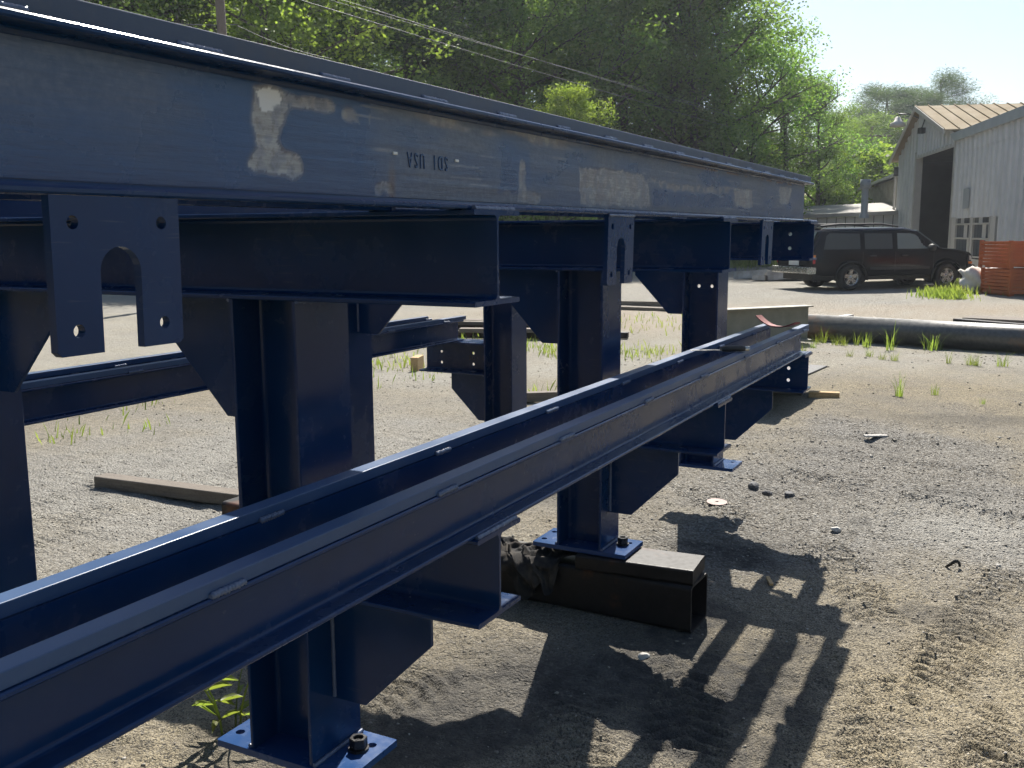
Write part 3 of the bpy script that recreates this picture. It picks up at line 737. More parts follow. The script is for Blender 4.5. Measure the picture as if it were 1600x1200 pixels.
front = [('a', 60, 38, 16.5, 'broadleaf tree at the far left, above the left end of the top beam'),
         ('c', 225, 39, 17, 'green broadleaf tree left of the wooden utility pole'),
         ('bright', 425, 34, 12.0, 'sunlit pale-leaved tree just right of the wooden utility pole'),
         ('d', 345, 42, 17, 'tall broadleaf tree directly behind the wooden utility pole'),
         ('pine', 545, 42, 20, 'dark pine right of the sunlit pale-leaved tree'),
         ('pine2', 640, 43, 19, 'dark pine standing above the white dash on the top beam'),
         ('b', 725, 43, 16, 'broadleaf tree over the upside-down lettering of the top beam'),
         ('c', 815, 44, 14.8, 'yellow-green broadleaf tree near the middle of the wood'),
         ('a', 905, 46, 15.5, 'tall tree behind the small bright yellow-green sapling'),
         ('d', 975, 47, 16.5, 'narrow tall broadleaf tree right of the bright sapling'),
         ('b', 1045, 48, 16.6, 'broadleaf tree with the tallest rounded crown in the wood'),
         ('a', 1085, 46, 15.0, 'large bright-topped broadleaf tree left of the thin bare-branched tree'),
         ('c', 1112, 49, 14.2, 'bushy broadleaf tree two crowns left of the thin bare-branched tree'),
         ('sparse', 1228, 51, 12.0, 'thin tree with sparse leaves and bare branches against the sky'),
         ('d', 1277, 55, 10.4, 'dark dense round tree at the right end of the wood'),
         ('c', 1250, 58, 10.2, 'dense tree behind the thin bare-branched tree'),
         ('b', 1300, 64, 9.8, 'rounded tree furthest right in the wood, next to the low shed'),
         ('a', 1128, 52, 13.0, 'broadleaf tree just left of the thin bare-branched tree'),
         ('b', 1212, 54, 10.5, 'dark tree above the right end of the top beam')]
for k, px, f, H, lab in front:
    tree(k, px, f, H, lab, name='pine_tree' if k.startswith('pine') else 'broadleaf_tree', wide=(.8 if px in (1277, 1302) else 1.0) if px > 1100 else 1.1)
rnd = random.Random(3)
for i, px in enumerate(range(-40, 1070, 56)):
    f = 48 + 9 * max(0, px) / 1240 + rnd.uniform(0, 5)
    H = rnd.uniform(15, 18) + (1.5 if 850 < px < 1150 else 0) 
    k = rnd.choice(['a', 'b', 'c', 'd', 'a', 'pine'])
    tree(k, px + rnd.uniform(-20, 20), f, H, 'tree standing deep in the wood behind the front row', GB, name='pine_tree' if k == 'pine' else 'broadleaf_tree', wide=1.2)
for i, px in enumerate(range(-60, 1225, 48)):
    f = 35 + 13.5 * max(0, px) / 1330 + rnd.uniform(-.5, 2.5)
    tree('shrub', px, f, rnd.uniform(2.6, 5.2), 'green shrub in the undergrowth at the foot of the wood', 'undergrowth shrubs along the wood', 'shrub', 'shrub', wide=1.2)
tree('bright', 888, 36, 7.0, 'small bright yellow-green sapling peeking over the top beam', name='sapling', wide=.75)
tree('shrubb', 820, 36, 5.3, 'low yellow-green bush just left of the bright sapling over the beam', name='shrub', cat='shrub')
tree('shrubb', 1292, 57, 4.0, 'bright bush at the left end of the low shed', name='shrub', cat='shrub')
tree('shrubb', 1378, 60, 6.6, 'yellow-green bush behind the leaning poles', name='shrub', cat='shrub', wide=1.3)
tree('shrubb', 1350, 66, 6.0, 'yellow-green bush left of the leaning poles', name='shrub', cat='shrub', wide=1.2)
far = [(1342, 90, 12.5, 'a'), (1365, 118, 19, 'pine'), (1392, 112, 17.8, 'pine2'), (1418, 116, 18.2, 'pine'), (1440, 108, 16.5, 'pine2'), (1466, 118, 20.2, 'pine'), (1350, 100, 12.5, 'c'), (1380, 92, 10.5, 'b'), (1410, 90, 11.2, 'c'), (1436, 95, 11.5, 'a'), (1490, 122, 17, 'pine2'), (1330, 118, 15, 'c')]
ORD = ['leftmost', 'second from left', 'third from left', 'fourth from left', 'fifth from left', 'rightmost']
fp = sorted([t for t in far if t[3].startswith('pine')]); fb = sorted([t for t in far if not t[3].startswith('pine')])
for q, (px, f, H, k) in enumerate(fp): tree(k, px, f, H, ORD[q] + ' of the distant hazy pines beyond the warehouse roof', 'distant pines', name='pine_tree', wide=1.35)
for q, (px, f, H, k) in enumerate(fb): tree(k, px, f, H, ORD[q] + ' of the distant broadleaf trees between wood and warehouse', 'distant broadleaf trees', wide=1.35)

# unseen wood behind the photographer, added to darken what the paint reflects (one mass)
rs = np.random.RandomState(77); nq = 14000
an = rs.uniform(rad(195), rad(298), nq); dd = rs.uniform(34, 46, nq); hh = 11 + 4 * vnoise(an * 9, an * 0, 3); zz = hh * rs.rand(nq) ** .8
P_ = np.stack([dd * (np.sin(an) * RGT.x + np.cos(an) * FWD.x), dd * (np.sin(an) * RGT.y + np.cos(an) * FWD.y), zz], -1)
o = link('wood', quads_mesh('wood', leaves(P_, 1.5, 1.1, rs)), LEAF); tag(o, 'unseen edge of wood behind the viewpoint, added to darken reflections in the paint', 'wood', kind='stuff')

# ------------------------------------------------------------------ utility poles and wires
def pole(px, f, h, lab, lean=(0, 0), arm=None, r=.14):
    p = px_pos(px, f); e = empty('utility_pole', (p.x, p.y, 0)); tag(e, lab, 'utility pole')
    mb = MB(); mb.tube([(lean[0] * k / 6, lean[1] * k / 6, h * k / 6) for k in range(7)], [r * (1 - .06 * k) for k in range(7)], 10); mb.build('pole_shaft', POLE, e)
    if arm:
        mb = MB(); a = RGT * arm; c = Vector((lean[0], lean[1], h)) * .93
        mb.tube([c - a, c + a], .06, 6); mb.build('cross_arm', POLE, e)
    return e, p
P1, p1p = pole(371, 24.5, 11.5, 'weathered wooden utility pole rising behind the left part of the top beam', (-.25, .1), 1.0)
mb = MB(); c = p1p - FWD * .155; tv = RGT
lo = Vector((0, 0, 0)) - FWD * .165 + Vector((-.13, .05, 5.35))
mb.add([lo - RGT * .16 + Vector((0, 0, -.07)), lo + RGT * .16 + Vector((0, 0, -.07)), lo + RGT * .16 + Vector((0, 0, .07)), lo - RGT * .16 + Vector((0, 0, .07))] + [lo + FWD * .01 - RGT * .16 + Vector((0, 0, -.07)), lo + FWD * .01 + RGT * .16 + Vector((0, 0, -.07)), lo + FWD * .01 + RGT * .16 + Vector((0, 0, .07)), lo + FWD * .01 - RGT * .16 + Vector((0, 0, .07))],
       [(0, 1, 2, 3), (7, 6, 5, 4), (0, 4, 5, 1), (1, 5, 6, 2), (2, 6, 7, 3), (3, 7, 4, 0)])
mb.build('number_tag', LABELW, P1)
pole(1343, 66, 7.0, 'thin leaning pole left of the warehouse, the left one of two', (.1, 0), None, .11)
pole(1364, 66, 8.3, 'dark leaning pole with a cross arm beside the warehouse roof', (-1.0, .3), 1.3, .17)
WIREM = simple('wire', (.11, .11, .115), (.09, .09, .09), .6)
def wire(a, b, sag, lab, r=.008):
    mb = MB(); pts = []
    for k in range(25):
        t = k / 24; p = a.lerp(b, t); p = p - Vector((0, 0, sag * 4 * t * (1 - t))); pts.append(p)
    o = pts[0].copy(); mb.tube([p - o for p in pts], r, 5, cap=False)
    w = mb.build('power_line', WIREM, loc=o); tag(w, lab, 'power line', 'overhead power lines')
def wp(px, py, f):
    d = np.array([px - 800, py - 600, 1520.0]); w = Vector(RW @ d); w *= f / w.dot(FWD); return w + Vector((0, 0, 1.6))
wire(wp(470, 0, 24.5), wp(1420, 268, 66), .25, 'lowest long power line crossing in front of the trees')
wire(wp(535, 0, 24.8), wp(1420, 250, 66), .25, 'middle long power line crossing in front of the trees')
wire(wp(515, 0, 25), wp(1420, 244, 66.5), .2, 'top long power line crossing in front of the trees', .006)
wire(wp(371, 40, 24.4), wp(520, 92, 29), .1, 'short wire running right from the wooden utility pole')
wire(wp(371, 38, 24.4), wp(180, 22, 24), .1, 'thick wire running left from the wooden utility pole', .012)

# ------------------------------------------------------------------ warehouse
SIDE = simple('corrugated_siding', (.60, .60, .59), (.68, .68, .67), .55, 1.2)
SIDE2 = simple('old_board_siding', (.48, .47, .44), (.56, .545, .515), .7, 1.5)
ROOFM = simple('tan_metal_roof', (.235, .185, .115), (.29, .235, .155), .85, .8, spec=.1)
FASC = simple('grey_fascia', (.30, .33, .36), (.36, .39, .42), .45, 1.0)
DARKI = simple('interior_shade', (.010, .010, .011), (.016, .016, .016), .9, 1)  # shade inside the buildings put into a near-black colour
TRIM = simple('pale_trim', (.48, .46, .42), (.42, .40, .36), .6, 3)
GLASS = NT('dusty_glass').set(color=(.05, .055, .06), rough=.12, spec=.6)
FR = math.radians(10.9)
U = FWD * math.cos(FR) + RGT * math.sin(FR); N = RGT * math.cos(FR) - FWD * math.sin(FR)   # along the facade (away), into the building
WB = G(16.11, 35.11)
def W(s, n, z): return WB + U * s + N * n + Vector((0, 0, z))
WH = empty('warehouse', tuple(WB)); tag(WH, 'grey corrugated metal warehouse with gable, tan roof and tall open doorway', 'warehouse')
def wpart(name, mb, mat, parent=WH): return place(link(name, mb.mesh(name), mat), parent)
def corr(mb, s0, s1, zb, zt, n0=0.0, pitch=.56, amp=.06, fz=None, fb=None):
    """corrugated sheet in the facade plane; zt may be a function of s"""
    L = []; s = s0
    prof = [(0, 0), (.50, 0), (.60, 1), (.86, 1), (.96, 0)]
    while s < s1 - 1e-6:
        for u, a in prof:
            q = s + u * pitch
            if q < s1: L.append((q, a))
        s += pitch
    L.append((s1, 0)); vs = []; fs = []
    for q, a in L:
        top = fz(q) if fz else zt; bot = fb(q) if fb else zb
        vs.append(W(q, n0 - a * amp, bot)); vs.append(W(q, n0 - a * amp, max(top, bot + .001)))
    for i in range(len(L) - 1): fs.append((2 * i, 2 * i + 2, 2 * i + 3, 2 * i + 1))
    mb.add(vs, fs)
def rake(s):
    return 6.72 - (s - 7.72) * (1.85 / 5.0) if s > 7.72 else 6.72 - (7.72 - s) * (1.35 / 4.95)
D0, D1, DZ = 1.75, 8.3, 4.72
for s0, s1 in ((8.6, 9.9), (9.9, 11.2), (11.2, 12.6)):
    mb = MB(); corr(mb, s0, s1 - .01, 2.35, 0, fz=rake); wpart('siding_panel', mb, SIDE)
    mb = MB(); corr(mb, s0, s1 - .01, 0, 2.37, n0=.02); wpart('siding_panel', mb, SIDE)
for s0, s1 in ((1.06, 2.9), (2.9, 4.5), (4.5, 6.1), (6.1, 7.72), (7.72, 8.59)):
    mb = MB(); corr(mb, s0, s1 - .01, DZ, 0, fz=rake); wpart('siding_panel', mb, SIDE)
mb = MB(); corr(mb, 1.06, D0 - .08, 2.06, 4.71); wpart('siding_panel', mb, SIDE)
s = 1.05
while s > -13:
    e = s - 1.75
    lo = 2.1 if s > -4 else 0
    mb = MB(); corr(mb, e + .01, s, 4.36, 5.0); wpart('siding_panel', mb, SIDE)
    if s > -3: mb = MB(); corr(mb, e + .01, s, 2.02, 4.4, n0=.02); wpart('siding_panel', mb, SIDE)
    else:
        mb = MB(); corr(mb, e + .01, s, 2.35, 4.4, n0=.02); wpart('siding_panel', mb, SIDE)
        mb = MB(); corr(mb, e + .01, s, 0, 2.37, n0=.0); wpart('siding_panel', mb, SIDE)
    s = e
def fbox(mb, s0, s1, n0, n1, z0, z1):
    vs = [W(a, b, c) for c in (z0, z1) for a, b in ((s0, n0), (s1, n0), (s1, n1), (s0, n1))]
    mb.add(vs, [(0, 3, 2, 1), (4, 5, 6, 7), (0, 1, 5, 4), (1, 2, 6, 5), (2, 3, 7, 6), (3, 0, 4, 7)])
# lower wall and piers around the two windows
mb = MB(); fbox(mb, -3.9, 1.67, 0, .15, 0, .62); wpart('plinth_wall', mb, SIDE2)
for a, b in ((1.02, 1.67), (-1.3, -1.02), (-3.9, -3.35)):
    mb = MB(); fbox(mb, a, b, -.01, .14, .6201, 2.05); wpart('wall_pier', mb, SIDE2)
# walls behind, roof, interior
mb = MB()
for a, b, c, d in (((12.65, .1), (12.65, 24), 0, 4.8),):
    mb.add([W(a[0], a[1], c), W(b[0], b[1], c), W(b[0], b[1], d), W(a[0], a[1], d)], [(0, 1, 2, 3)])
wpart('side_wall', mb, SIDE)
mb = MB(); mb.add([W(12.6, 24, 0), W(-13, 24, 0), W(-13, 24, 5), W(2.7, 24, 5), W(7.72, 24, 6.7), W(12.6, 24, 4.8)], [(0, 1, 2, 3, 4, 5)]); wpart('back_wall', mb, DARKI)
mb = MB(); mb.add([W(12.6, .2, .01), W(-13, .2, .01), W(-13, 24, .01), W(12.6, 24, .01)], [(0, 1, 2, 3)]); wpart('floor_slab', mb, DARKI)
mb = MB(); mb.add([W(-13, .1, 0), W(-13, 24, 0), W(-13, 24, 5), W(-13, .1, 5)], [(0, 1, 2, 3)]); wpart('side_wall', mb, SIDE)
for k in range(46):     # standing-seam sheets, near slope and far slope
    n0 = -.35 + k * .52; n1 = n0 + .515
    for s0, z0, s1, z1 in ((7.72, 6.78, 2.2, 6.78 - 5.52 * 1.35 / 4.95), (7.72, 6.78, 13.0, 6.78 - 5.28 * .37)):
        mb = MB()
        mb.add([W(s0, n0, z0), W(s0, n1, z0), W(s1, n1, z1), W(s1, n0, z1), W(s0, n0, z0 + .05), W(s0, n1, z0 + .05), W(s1, n1, z1 + .05), W(s1, n0, z1 + .05)],
               [(0, 1, 2, 3), (4, 7, 6, 5), (0, 4, 5, 1), (1, 5, 6, 2), (2, 6, 7, 3), (3, 7, 4, 0)])
        mb.add([W(s0, n0, z0 + .05), W(s0, n0 + .035, z0 + .05), W(s1, n0 + .035, z1 + .05), W(s1, n0, z1 + .05), W(s0, n0, z0 + .10), W(s0, n0 + .035, z0 + .10), W(s1, n0 + .035, z1 + .10), W(s1, n0, z1 + .10)],
               [(4, 7, 6, 5), (0, 4, 5, 1), (1, 5, 6, 2), (2, 6, 7, 3), (3, 7, 4, 0)])
        wpart('roof_sheet', mb, ROOFM)
for s0, z0, s1, z1 in ((7.72, 6.80, 2.2, 6.80 - 5.52 * 1.35 / 4.95), (7.72, 6.80, 13.0, 6.80 - 5.28 * .37)):
    mb = MB(); mb.add([W(s0, -.37, z0 + .04), W(s1, -.37, z1 + .04), W(s1, -.37, z1 - .16), W(s0, -.37, z0 - .16), W(s0, -.32, z0 + .04), W(s1, -.32, z1 + .04), W(s1, -.32, z1 - .16), W(s0, -.32, z0 - .16)],
                      [(0, 1, 2, 3), (7, 6, 5, 4), (0, 4, 5, 1), (1, 5, 6, 2), (2, 6, 7, 3), (3, 7, 4, 0)]); wpart('rake_trim', mb, TRIM)
# flat roofed extension: fascia and roof
mb = MB()
vs = [W(2.2, -.14, 5.14), W(-13, -.14, 5.14), W(-13, -.14, 4.83), W(1.5, -.14, 4.83)]; v2 = [v + N * .5 for v in vs]
mb.add(vs + v2, [(0, 1, 2, 3), (7, 6, 5, 4), (0, 4, 5, 1), (1, 5, 6, 2), (2, 6, 7, 3), (3, 7, 4, 0)]); wpart('fascia', mb, FASC)
mb = MB(); fbox(mb, -13, 2.2, .23, 24, 4.9, 5.08); wpart('flat_roof', mb, FASC)
mb = MB(); fbox(mb, -9, -4, 6, 12, 5.09, 6.9); wpart('roof_vent', mb, FASC)
mb = MB(); fbox(mb, 1.9, 12.5, .25, 23.9, 4.78, 4.82); wpart('shade_ceiling', mb, DARKI)  # near-black ceiling and lining sheets added to keep the doorway dark
mb = MB(); fbox(mb, 12.40, 12.55, .25, 23.9, 0.02, 4.77); wpart('shade_lining', mb, DARKI)
# doorway frame and header
mb = MB(); fbox(mb, D1 + .0, D1 + .29, -.06, .22, 0, 4.95); wpart('door_post', mb, TRIM)
mb = MB(); fbox(mb, D0 - .07, D0 + .05, -.06, .3, 0, 4.85); wpart('door_post', mb, TRIM)
mb = MB(); fbox(mb, D0 + .051, D1 - .001, -.05, .02, 4.66, 4.80); wpart('door_header', mb, SIDE2)
# windows
for a, b in ((-1.015, 1.015), (-3.345, -1.305)):
    wz0, wz1 = .66, 2.0
    WN = empty('window', parent=WH)
    def sub(nm, mb, mt): return place(link(nm, mb.mesh(nm), mt), WN)
    mb = MB()
    for z in (wz0, wz0 + .62, wz1 - .22):
        mb = MB(); fbox(mb, a + .04, b - .04, -.03, .05, z, z + .06); sub('glazing_bar', mb, TRIM)
    for q in (a + .001, b - .061):
        mb = MB(); fbox(mb, q, q + .06, -.035, .08, wz0 - .03, wz1 + .04); sub('window_frame', mb, TRIM)
    nn = 4
    for i in range(nn):
        for j, (z0, z1) in enumerate(((wz0 + .06, wz0 + .62), (wz0 + .68, wz1 - .22), (wz1 - .16, wz1 + .02))):
            q0 = a + .06 + (b - a - .12) * i / nn; q1 = a + .06 + (b - a - .12) * (i + 1) / nn - .03
            mb = MB(); fbox(mb, q0, q1, .02, .026, z0, z1)
            sub('pane', mb, GLASS if (i * 7 + j * 3) % 5 else SIDE2)
# wall mounted sheet, lamp, floodlight, downpipe
mb = MB(); fbox(mb, -.75, .05, -.06, -.04, 2.35, 3.05); wpart('pale_patch_sheet', mb, FASC)
LM = empty('barn_lamp', tuple(W(8.3, -.9, 6.05))); tag(LM, 'white barn lamp hanging off the warehouse gable', 'lamp')
mb = MB(); mb.lathe([(.05, .42), (.10, .40), (.16, .22), (.30, .16), (.33, 0), (.30, 0), (.14, .2)], 16, lambda x, y, h: (x, y, h)); mb.build('lamp_shade', simple('enamel', (.7, .66, .6), (.6, .52, .44), .5, 5), LM)
mb = MB(); mb.tube([(0, 0, .4), Vector((0, 0, .55)), N * .5 + Vector((0, 0, .5)), N * .95 + Vector((0, 0, .3))], .03, 6); mb.build('lamp_arm', BOLT, LM)
FL = empty('floodlight', tuple(W(6.6, -.25, 5.7))); tag(FL, 'small dark floodlight on the warehouse gable below the ridge', 'floodlight')
mb = MB(); mb.box((-.14, -.1, -.12), (.14, .1, .12)); mb.build('lamp_housing', BOLT, FL, rz=.6)
mb = MB(); mb.tube([(0, 0, .1), N * .12 + Vector((0, 0, .5)), N * .25 + Vector((0, 0, .45))], .025, 6); mb.build('lamp_bracket', BOLT, FL)
mb = MB(); mb.tube([W(12.45, -.12, 4.6) - WB, W(12.45, -.12, 0.05) - WB], .06, 8); o = mb.build('downpipe', TRIM, WH)
mb = MB(); mb.box((-.08, -.15, -.2), (.08, .15, .2)); o = mb.build('junction_box', BOLT, WH); o.location = W(12.2, -.1, 4.35) - WB

# block annex, low shed and flue
AN = empty('block_annex', tuple(W(14, 1.5, 0))); tag(AN, 'stained block annex with sloping roof left of the warehouse', 'building')
BLOCK = simple('stained_block', (.34, .32, .28), (.24, .225, .20), .85, 2.5, bump=.3, bscale=6)
def apart(name, mb, mat): return place(link(name, mb.mesh(name), mat), AN)
mb = MB()
vs = [W(12.7, .4, 0), W(25, .4, 0), W(25, .4, 4.0), W(12.7, .4, 4.25)]; v2 = [v + N * 8 for v in vs]
mb.add(vs + v2, [(0, 1, 2, 3), (7, 6, 5, 4), (0, 4, 5, 1), (1, 5, 6, 2), (2, 6, 7, 3), (3, 7, 4, 0)]); apart('block_wall', mb, BLOCK)
mb = MB(); vs = [W(12.7, .1, 4.27), W(25.4, .1, 4.02), W(25.4, 9, 5.6), W(12.7, 9, 5.8)]; v2 = [v + Vector((0, 0, .14)) for v in vs]
mb.add(vs + v2, [(3, 2, 1, 0), (4, 5, 6, 7), (0, 1, 5, 4), (1, 2, 6, 5), (2, 3, 7, 6), (3, 0, 4, 7)]); apart('sloping_roof', mb, FASC)
rnd = random.Random(9)
mb = MB()
for j in range(12):
    for i in range(26):
        s0 = 12.75 + .46 * i + (.23 if j % 2 else 0); z0 = 2.0 + .185 * j
        if z0 > 3.9: continue
        d = rnd.uniform(.0, .02)
        mb = MB(); fbox(mb, s0, s0 + .445, .385 - d, .399, z0, z0 + .172)
        apart('block', mb, BLOCK)
SHEDR = simple('weathered_roofing', (.25, .235, .21), (.32, .30, .27), .8, 1.5)
SH = empty('low_shed', tuple(G(15.5, 47.5))); tag(SH, 'low shed with vertical board siding behind the parked cars', 'shed')
a, b = G(10.5, 49.6), G(18.6, 46.8); d = (b - a); Ld = d.length; d.normalize(); nrm = Vector((-d.y, d.x, 0))
if nrm.dot(FWD) < 0: nrm = -nrm
def spart(name, mb, mat): return place(link(name, mb.mesh(name), mat), SH)
nb = 20
for i in range(nb):
    t0 = Ld * i / nb; t1 = Ld * (i + 1) / nb - .035; off = -rnd.uniform(0, .02)
    ht = lambda t: 2.05 + .30 * t / Ld
    p = [a + d * t0 + nrm * off, a + d * t1 + nrm * off]; q = [v + nrm * .1 for v in p]
    mb = MB(); vs = [p[0], p[1], p[1] + Vector((0, 0, ht(t1))), p[0] + Vector((0, 0, ht(t0))), q[0], q[1], q[1] + Vector((0, 0, ht(t1))), q[0] + Vector((0, 0, ht(t0)))]
    mb.add(vs, [(0, 1, 2, 3), (7, 6, 5, 4), (0, 4, 5, 1), (1, 5, 6, 2), (2, 6, 7, 3), (3, 7, 4, 0)]); spart('siding_board', mb, SIDE2)
mb = MB(); vs = [a - d * .3 - nrm * .35 + Vector((0, 0, 2.06)), b - nrm * .35 + Vector((0, 0, 2.36)), b + nrm * 5 + Vector((0, 0, 2.9)), a - d * .3 + nrm * 5 + Vector((0, 0, 2.6))]
v2 = [v + Vector((0, 0, .17)) for v in vs]; mb.add(vs + v2, [(3, 2, 1, 0), (4, 5, 6, 7), (0, 1, 5, 4), (1, 2, 6, 5), (2, 3, 7, 6), (3, 0, 4, 7)]); spart('shed_roof', mb, SHEDR)
mb = MB(); vs = [a + nrm * .12, b + nrm * .12]; mb.add([vs[0], vs[1], vs[1] + Vector((0, 0, 2.35)), vs[0] + Vector((0, 0, 2.05))], [(0, 1, 2, 3)]); spart('shed_core', mb, DARKI)
FLU = empty('flue_pipe', tuple(wp(1350, 336, 46.5))); tag(FLU, 'grey metal flue with cap rising from the low shed roof', 'flue')
mb = MB(); mb.lathe([(.24, -.15), (.20, .05), (.16, .1), (.16, 1.25)], 16, lambda x, y, h: (x, y, h)); mb.build('flue_shaft', FASC, FLU)
mb = MB(); mb.lathe([(.0, 1.66), (.24, 1.65), (.24, 1.22), (.22, 1.22), (.22, 1.6)], 16, lambda x, y, h: (x, y, h)); mb.build('flue_cap', FASC, FLU)

# ------------------------------------------------------------------ vehicles
def car_paint(name, c, metal=.0):
    t = NT(name); n = t.noise(9, 4, .6); d = t.ramp(t.noise(2.5, 5, .65), [(.4, 0.0), (.75, .35)])
    sep = t.n.new('ShaderNodeSeparateXYZ'); t.l.new(t.tc(), sep.inputs[0])
    low = t.ramp(sep.outputs['Z'], [(.35, .55), (.75, 0.0)])
    return t.set(color=t.mix(t.math('ADD', t.math('MULTIPLY', d, .08), t.math('MULTIPLY', low, .10)), c, (.20, .17, .13)), rough=t.ramp(n, [(.3, .12), (.7, .24)]), coat=.0, metal=metal, spec=.22)
BLACKP = car_paint('black_car_paint', (.006, .007, .010)); SILVERP = car_paint('silver_car_paint', (.22, .20, .17), .4)
CGLASS = NT('car_glass').set(color=(.055, .065, .07), rough=.04, spec=.6)
CGLASSL = NT('glass_sky_reflection').set(color=(.16, .20, .20), rough=.05, spec=.8)  # pale base colour stands in for sky mirrored in the glass
RUBBER = simple('tyre_rubber', (.022, .021, .02), (.035, .032, .028), .85, 20)
ALLOY = simple('alloy_rim', (.55, .55, .55), (.45, .45, .45), .28, 12, metal=.85)
REDL = NT('red_lamp').set(color=(.45, .02, .02), rough=.15, coat=.5); AMBL = NT('amber_lamp').set(color=(.65, .20, .02), rough=.15, coat=.5); CLRL = NT('clear_lamp').set(color=(.6, .6, .58), rough=.12, coat=.5)
TRIMB = simple('black_plastic', (.02, .02, .021), (.03, .03, .03), .6, 15); CHROME = simple('dull_chrome', (.5, .5, .48), (.42, .42, .4), .25, 8, metal=.8)
def wheel_on(root, x, y, r, w, spokes, name='wheel'):
    e = empty(name, (x, y, r), parent=root)
    if root.scale.z < .99: e.scale = (root.scale.z, 1, 1)
    sg = 1 if y > 0 else -1
    mb = MB(); mb.lathe([(r * .62, -w / 2), (r * .93, -w / 2), (r, -w / 2 + .035), (r, w / 2 - .035), (r * .93, w / 2), (r * .62, w / 2)], 32, lambda a, b, h: (a, h * 1.0, b), closed=True); mb.build('tyre', RUBBER, e)
    mb = MB(); yo = sg * (w / 2 - .02)
    mb.lathe([(r * .63, yo + sg * .012), (r * .58, yo + sg * .012), (r * .56, yo - sg * .10)], 32, lambda a, b, h: (a, h, b))
    mb.lathe([(.0, yo + sg * .012), (r * .15, yo + sg * .012), (r * .17, yo - sg * .02)], 16, lambda a, b, h: (a, h, b))
    for k in range(spokes):
        a = 2 * math.pi * k / spokes + .35; c, s = math.cos(a), math.sin(a); wd0, wd1 = r * .13, r * .16
        def P(rr, ww, yy): return (rr * c - ww * s, yy, rr * s + ww * c)
        r0, r1 = r * .10, r * .60
        vs = [P(r0, -wd0, yo), P(r1, -wd1, yo + sg * .008), P(r1, wd1, yo + sg * .008), P(r0, wd0, yo), P(r0, -wd0, yo - sg * .05), P(r1, -wd1, yo - sg * .05), P(r1, wd1, yo - sg * .05), P(r0, wd0, yo - sg * .05)]
        mb.add(vs, [(0, 1, 2, 3), (7, 6, 5, 4), (0, 4, 5, 1), (1, 5, 6, 2), (2, 6, 7, 3), (3, 7, 4, 0)])
    mb.build('rim', ALLOY, e)
    mb = MB(); mb.lathe([(0, yo - sg * .11), (r * .56, yo - sg * .11)], 24, lambda a, b, h: (a, h, b)); mb.build('brake_disc', TRIMB, e)
def loft(mb, secs, close_ends=True, smooth=True):
    n = len(secs[0]); vs = [p for s in secs for p in s]; fs = []
    for i in range(len(secs) - 1):
        for k in range(n - 1): fs.append((i * n + k, i * n + k + 1, (i + 1) * n + k + 1, (i + 1) * n + k))
    mb.add(vs, fs, smooth)
    if close_ends: mb.add(secs[0], [tuple(range(n))]); mb.add(secs[-1], [tuple(range(n))[::-1]])
def interp(tab, x):
    xs = [t[0] for t in tab]; ys = [t[1] for t in tab]; return float(np.interp(x, xs, ys))
def car(root, Lc, wr, wf, rw, halfw, low, belt, top, tumble, paint, arch_r, bump=True):
    """x forward from rear bumper (0) to nose (Lc); returns side point function"""
    xs = sorted(set(list(np.linspace(0, Lc, 70)) + [wr - arch_r, wr + arch_r, wf - arch_r, wf + arch_r] + [wr + arch_r * math.cos(a) for a in np.linspace(0, math.pi, 15)] + [wf + arch_r * math.cos(a) for a in np.linspace(0, math.pi, 15)]))
    secs = []
    for x in xs:
        zb = interp(low, x)
        for xw in (wr, wf):
            if abs(x - xw) < arch_r: zb = max(zb, rw + math.sqrt(max(0, arch_r ** 2 - (x - xw) ** 2)) - .02)
        zbelt = interp(belt, x); zt = max(interp(top, x), zbelt + .01); hw = interp(halfw, x); hr = hw - tumble * (zt - zbelt) / .75
        zb = min(zb, zbelt - .05)
        half = [(hw * .90, zb), (hw * .985, zb + .03), (hw, zb + .4 * (zbelt - zb)), (hw * .995, zbelt - .06), (hw * .975, zbelt), (hr + .045, zt - .10 if zt - zbelt > .12 else zbelt + (zt - zbelt) * .5), (hr, zt - .035 if zt - zbelt > .12 else zbelt + (zt - zbelt) * .8), (hr - .12, zt), (0, zt + .02)]
        secs.append([(x, -y, z) for y, z in half] + [(x, y, z) for y, z in half[::-1][1:]])
    mb = MB(); loft(mb, secs); return mb.build('body', paint, root)
# --- large black SUV
RW_, RF = G(9.17, 26.55), G(12.12, 27.32)
hd = (RF - RW_).normalized(); right = Vector((hd.y, -hd.x, 0))
SUVE = empty('parked_suv', tuple(RW_ + right * -.86 - hd * 1.16), math.atan2(hd.y, hd.x))
SUVE.scale = (1, 1, .905)
tag(SUVE, 'large black SUV with five-spoke wheels and roof rails in front of the warehouse doorway', 'suv')
Ls, wr, wf, rw = 5.05, 1.16, 4.18, .385
low = [(0, .50), (.3, .42), (4.7, .40), (5.05, .48)]; belt = [(0, 1.12), (.1, 1.18), (3.9, 1.16), (4.1, 1.16), (4.95, 1.04), (5.05, .90)]
top = [(0, 1.14), (.06, 1.30), (.30, 1.78), (.42, 1.84), (2.9, 1.86), (3.25, 1.78), (3.98, 1.24), (4.5, 1.20), (4.92, 1.11), (5.0, 1.02), (5.05, .92)]
hw = [(0, .90), (.25, .97), (4.3, .97), (4.85, .93), (5.05, .84)]
car(SUVE, Ls, wr, wf, rw, hw, low, belt, top, .17, BLACKP, .47)
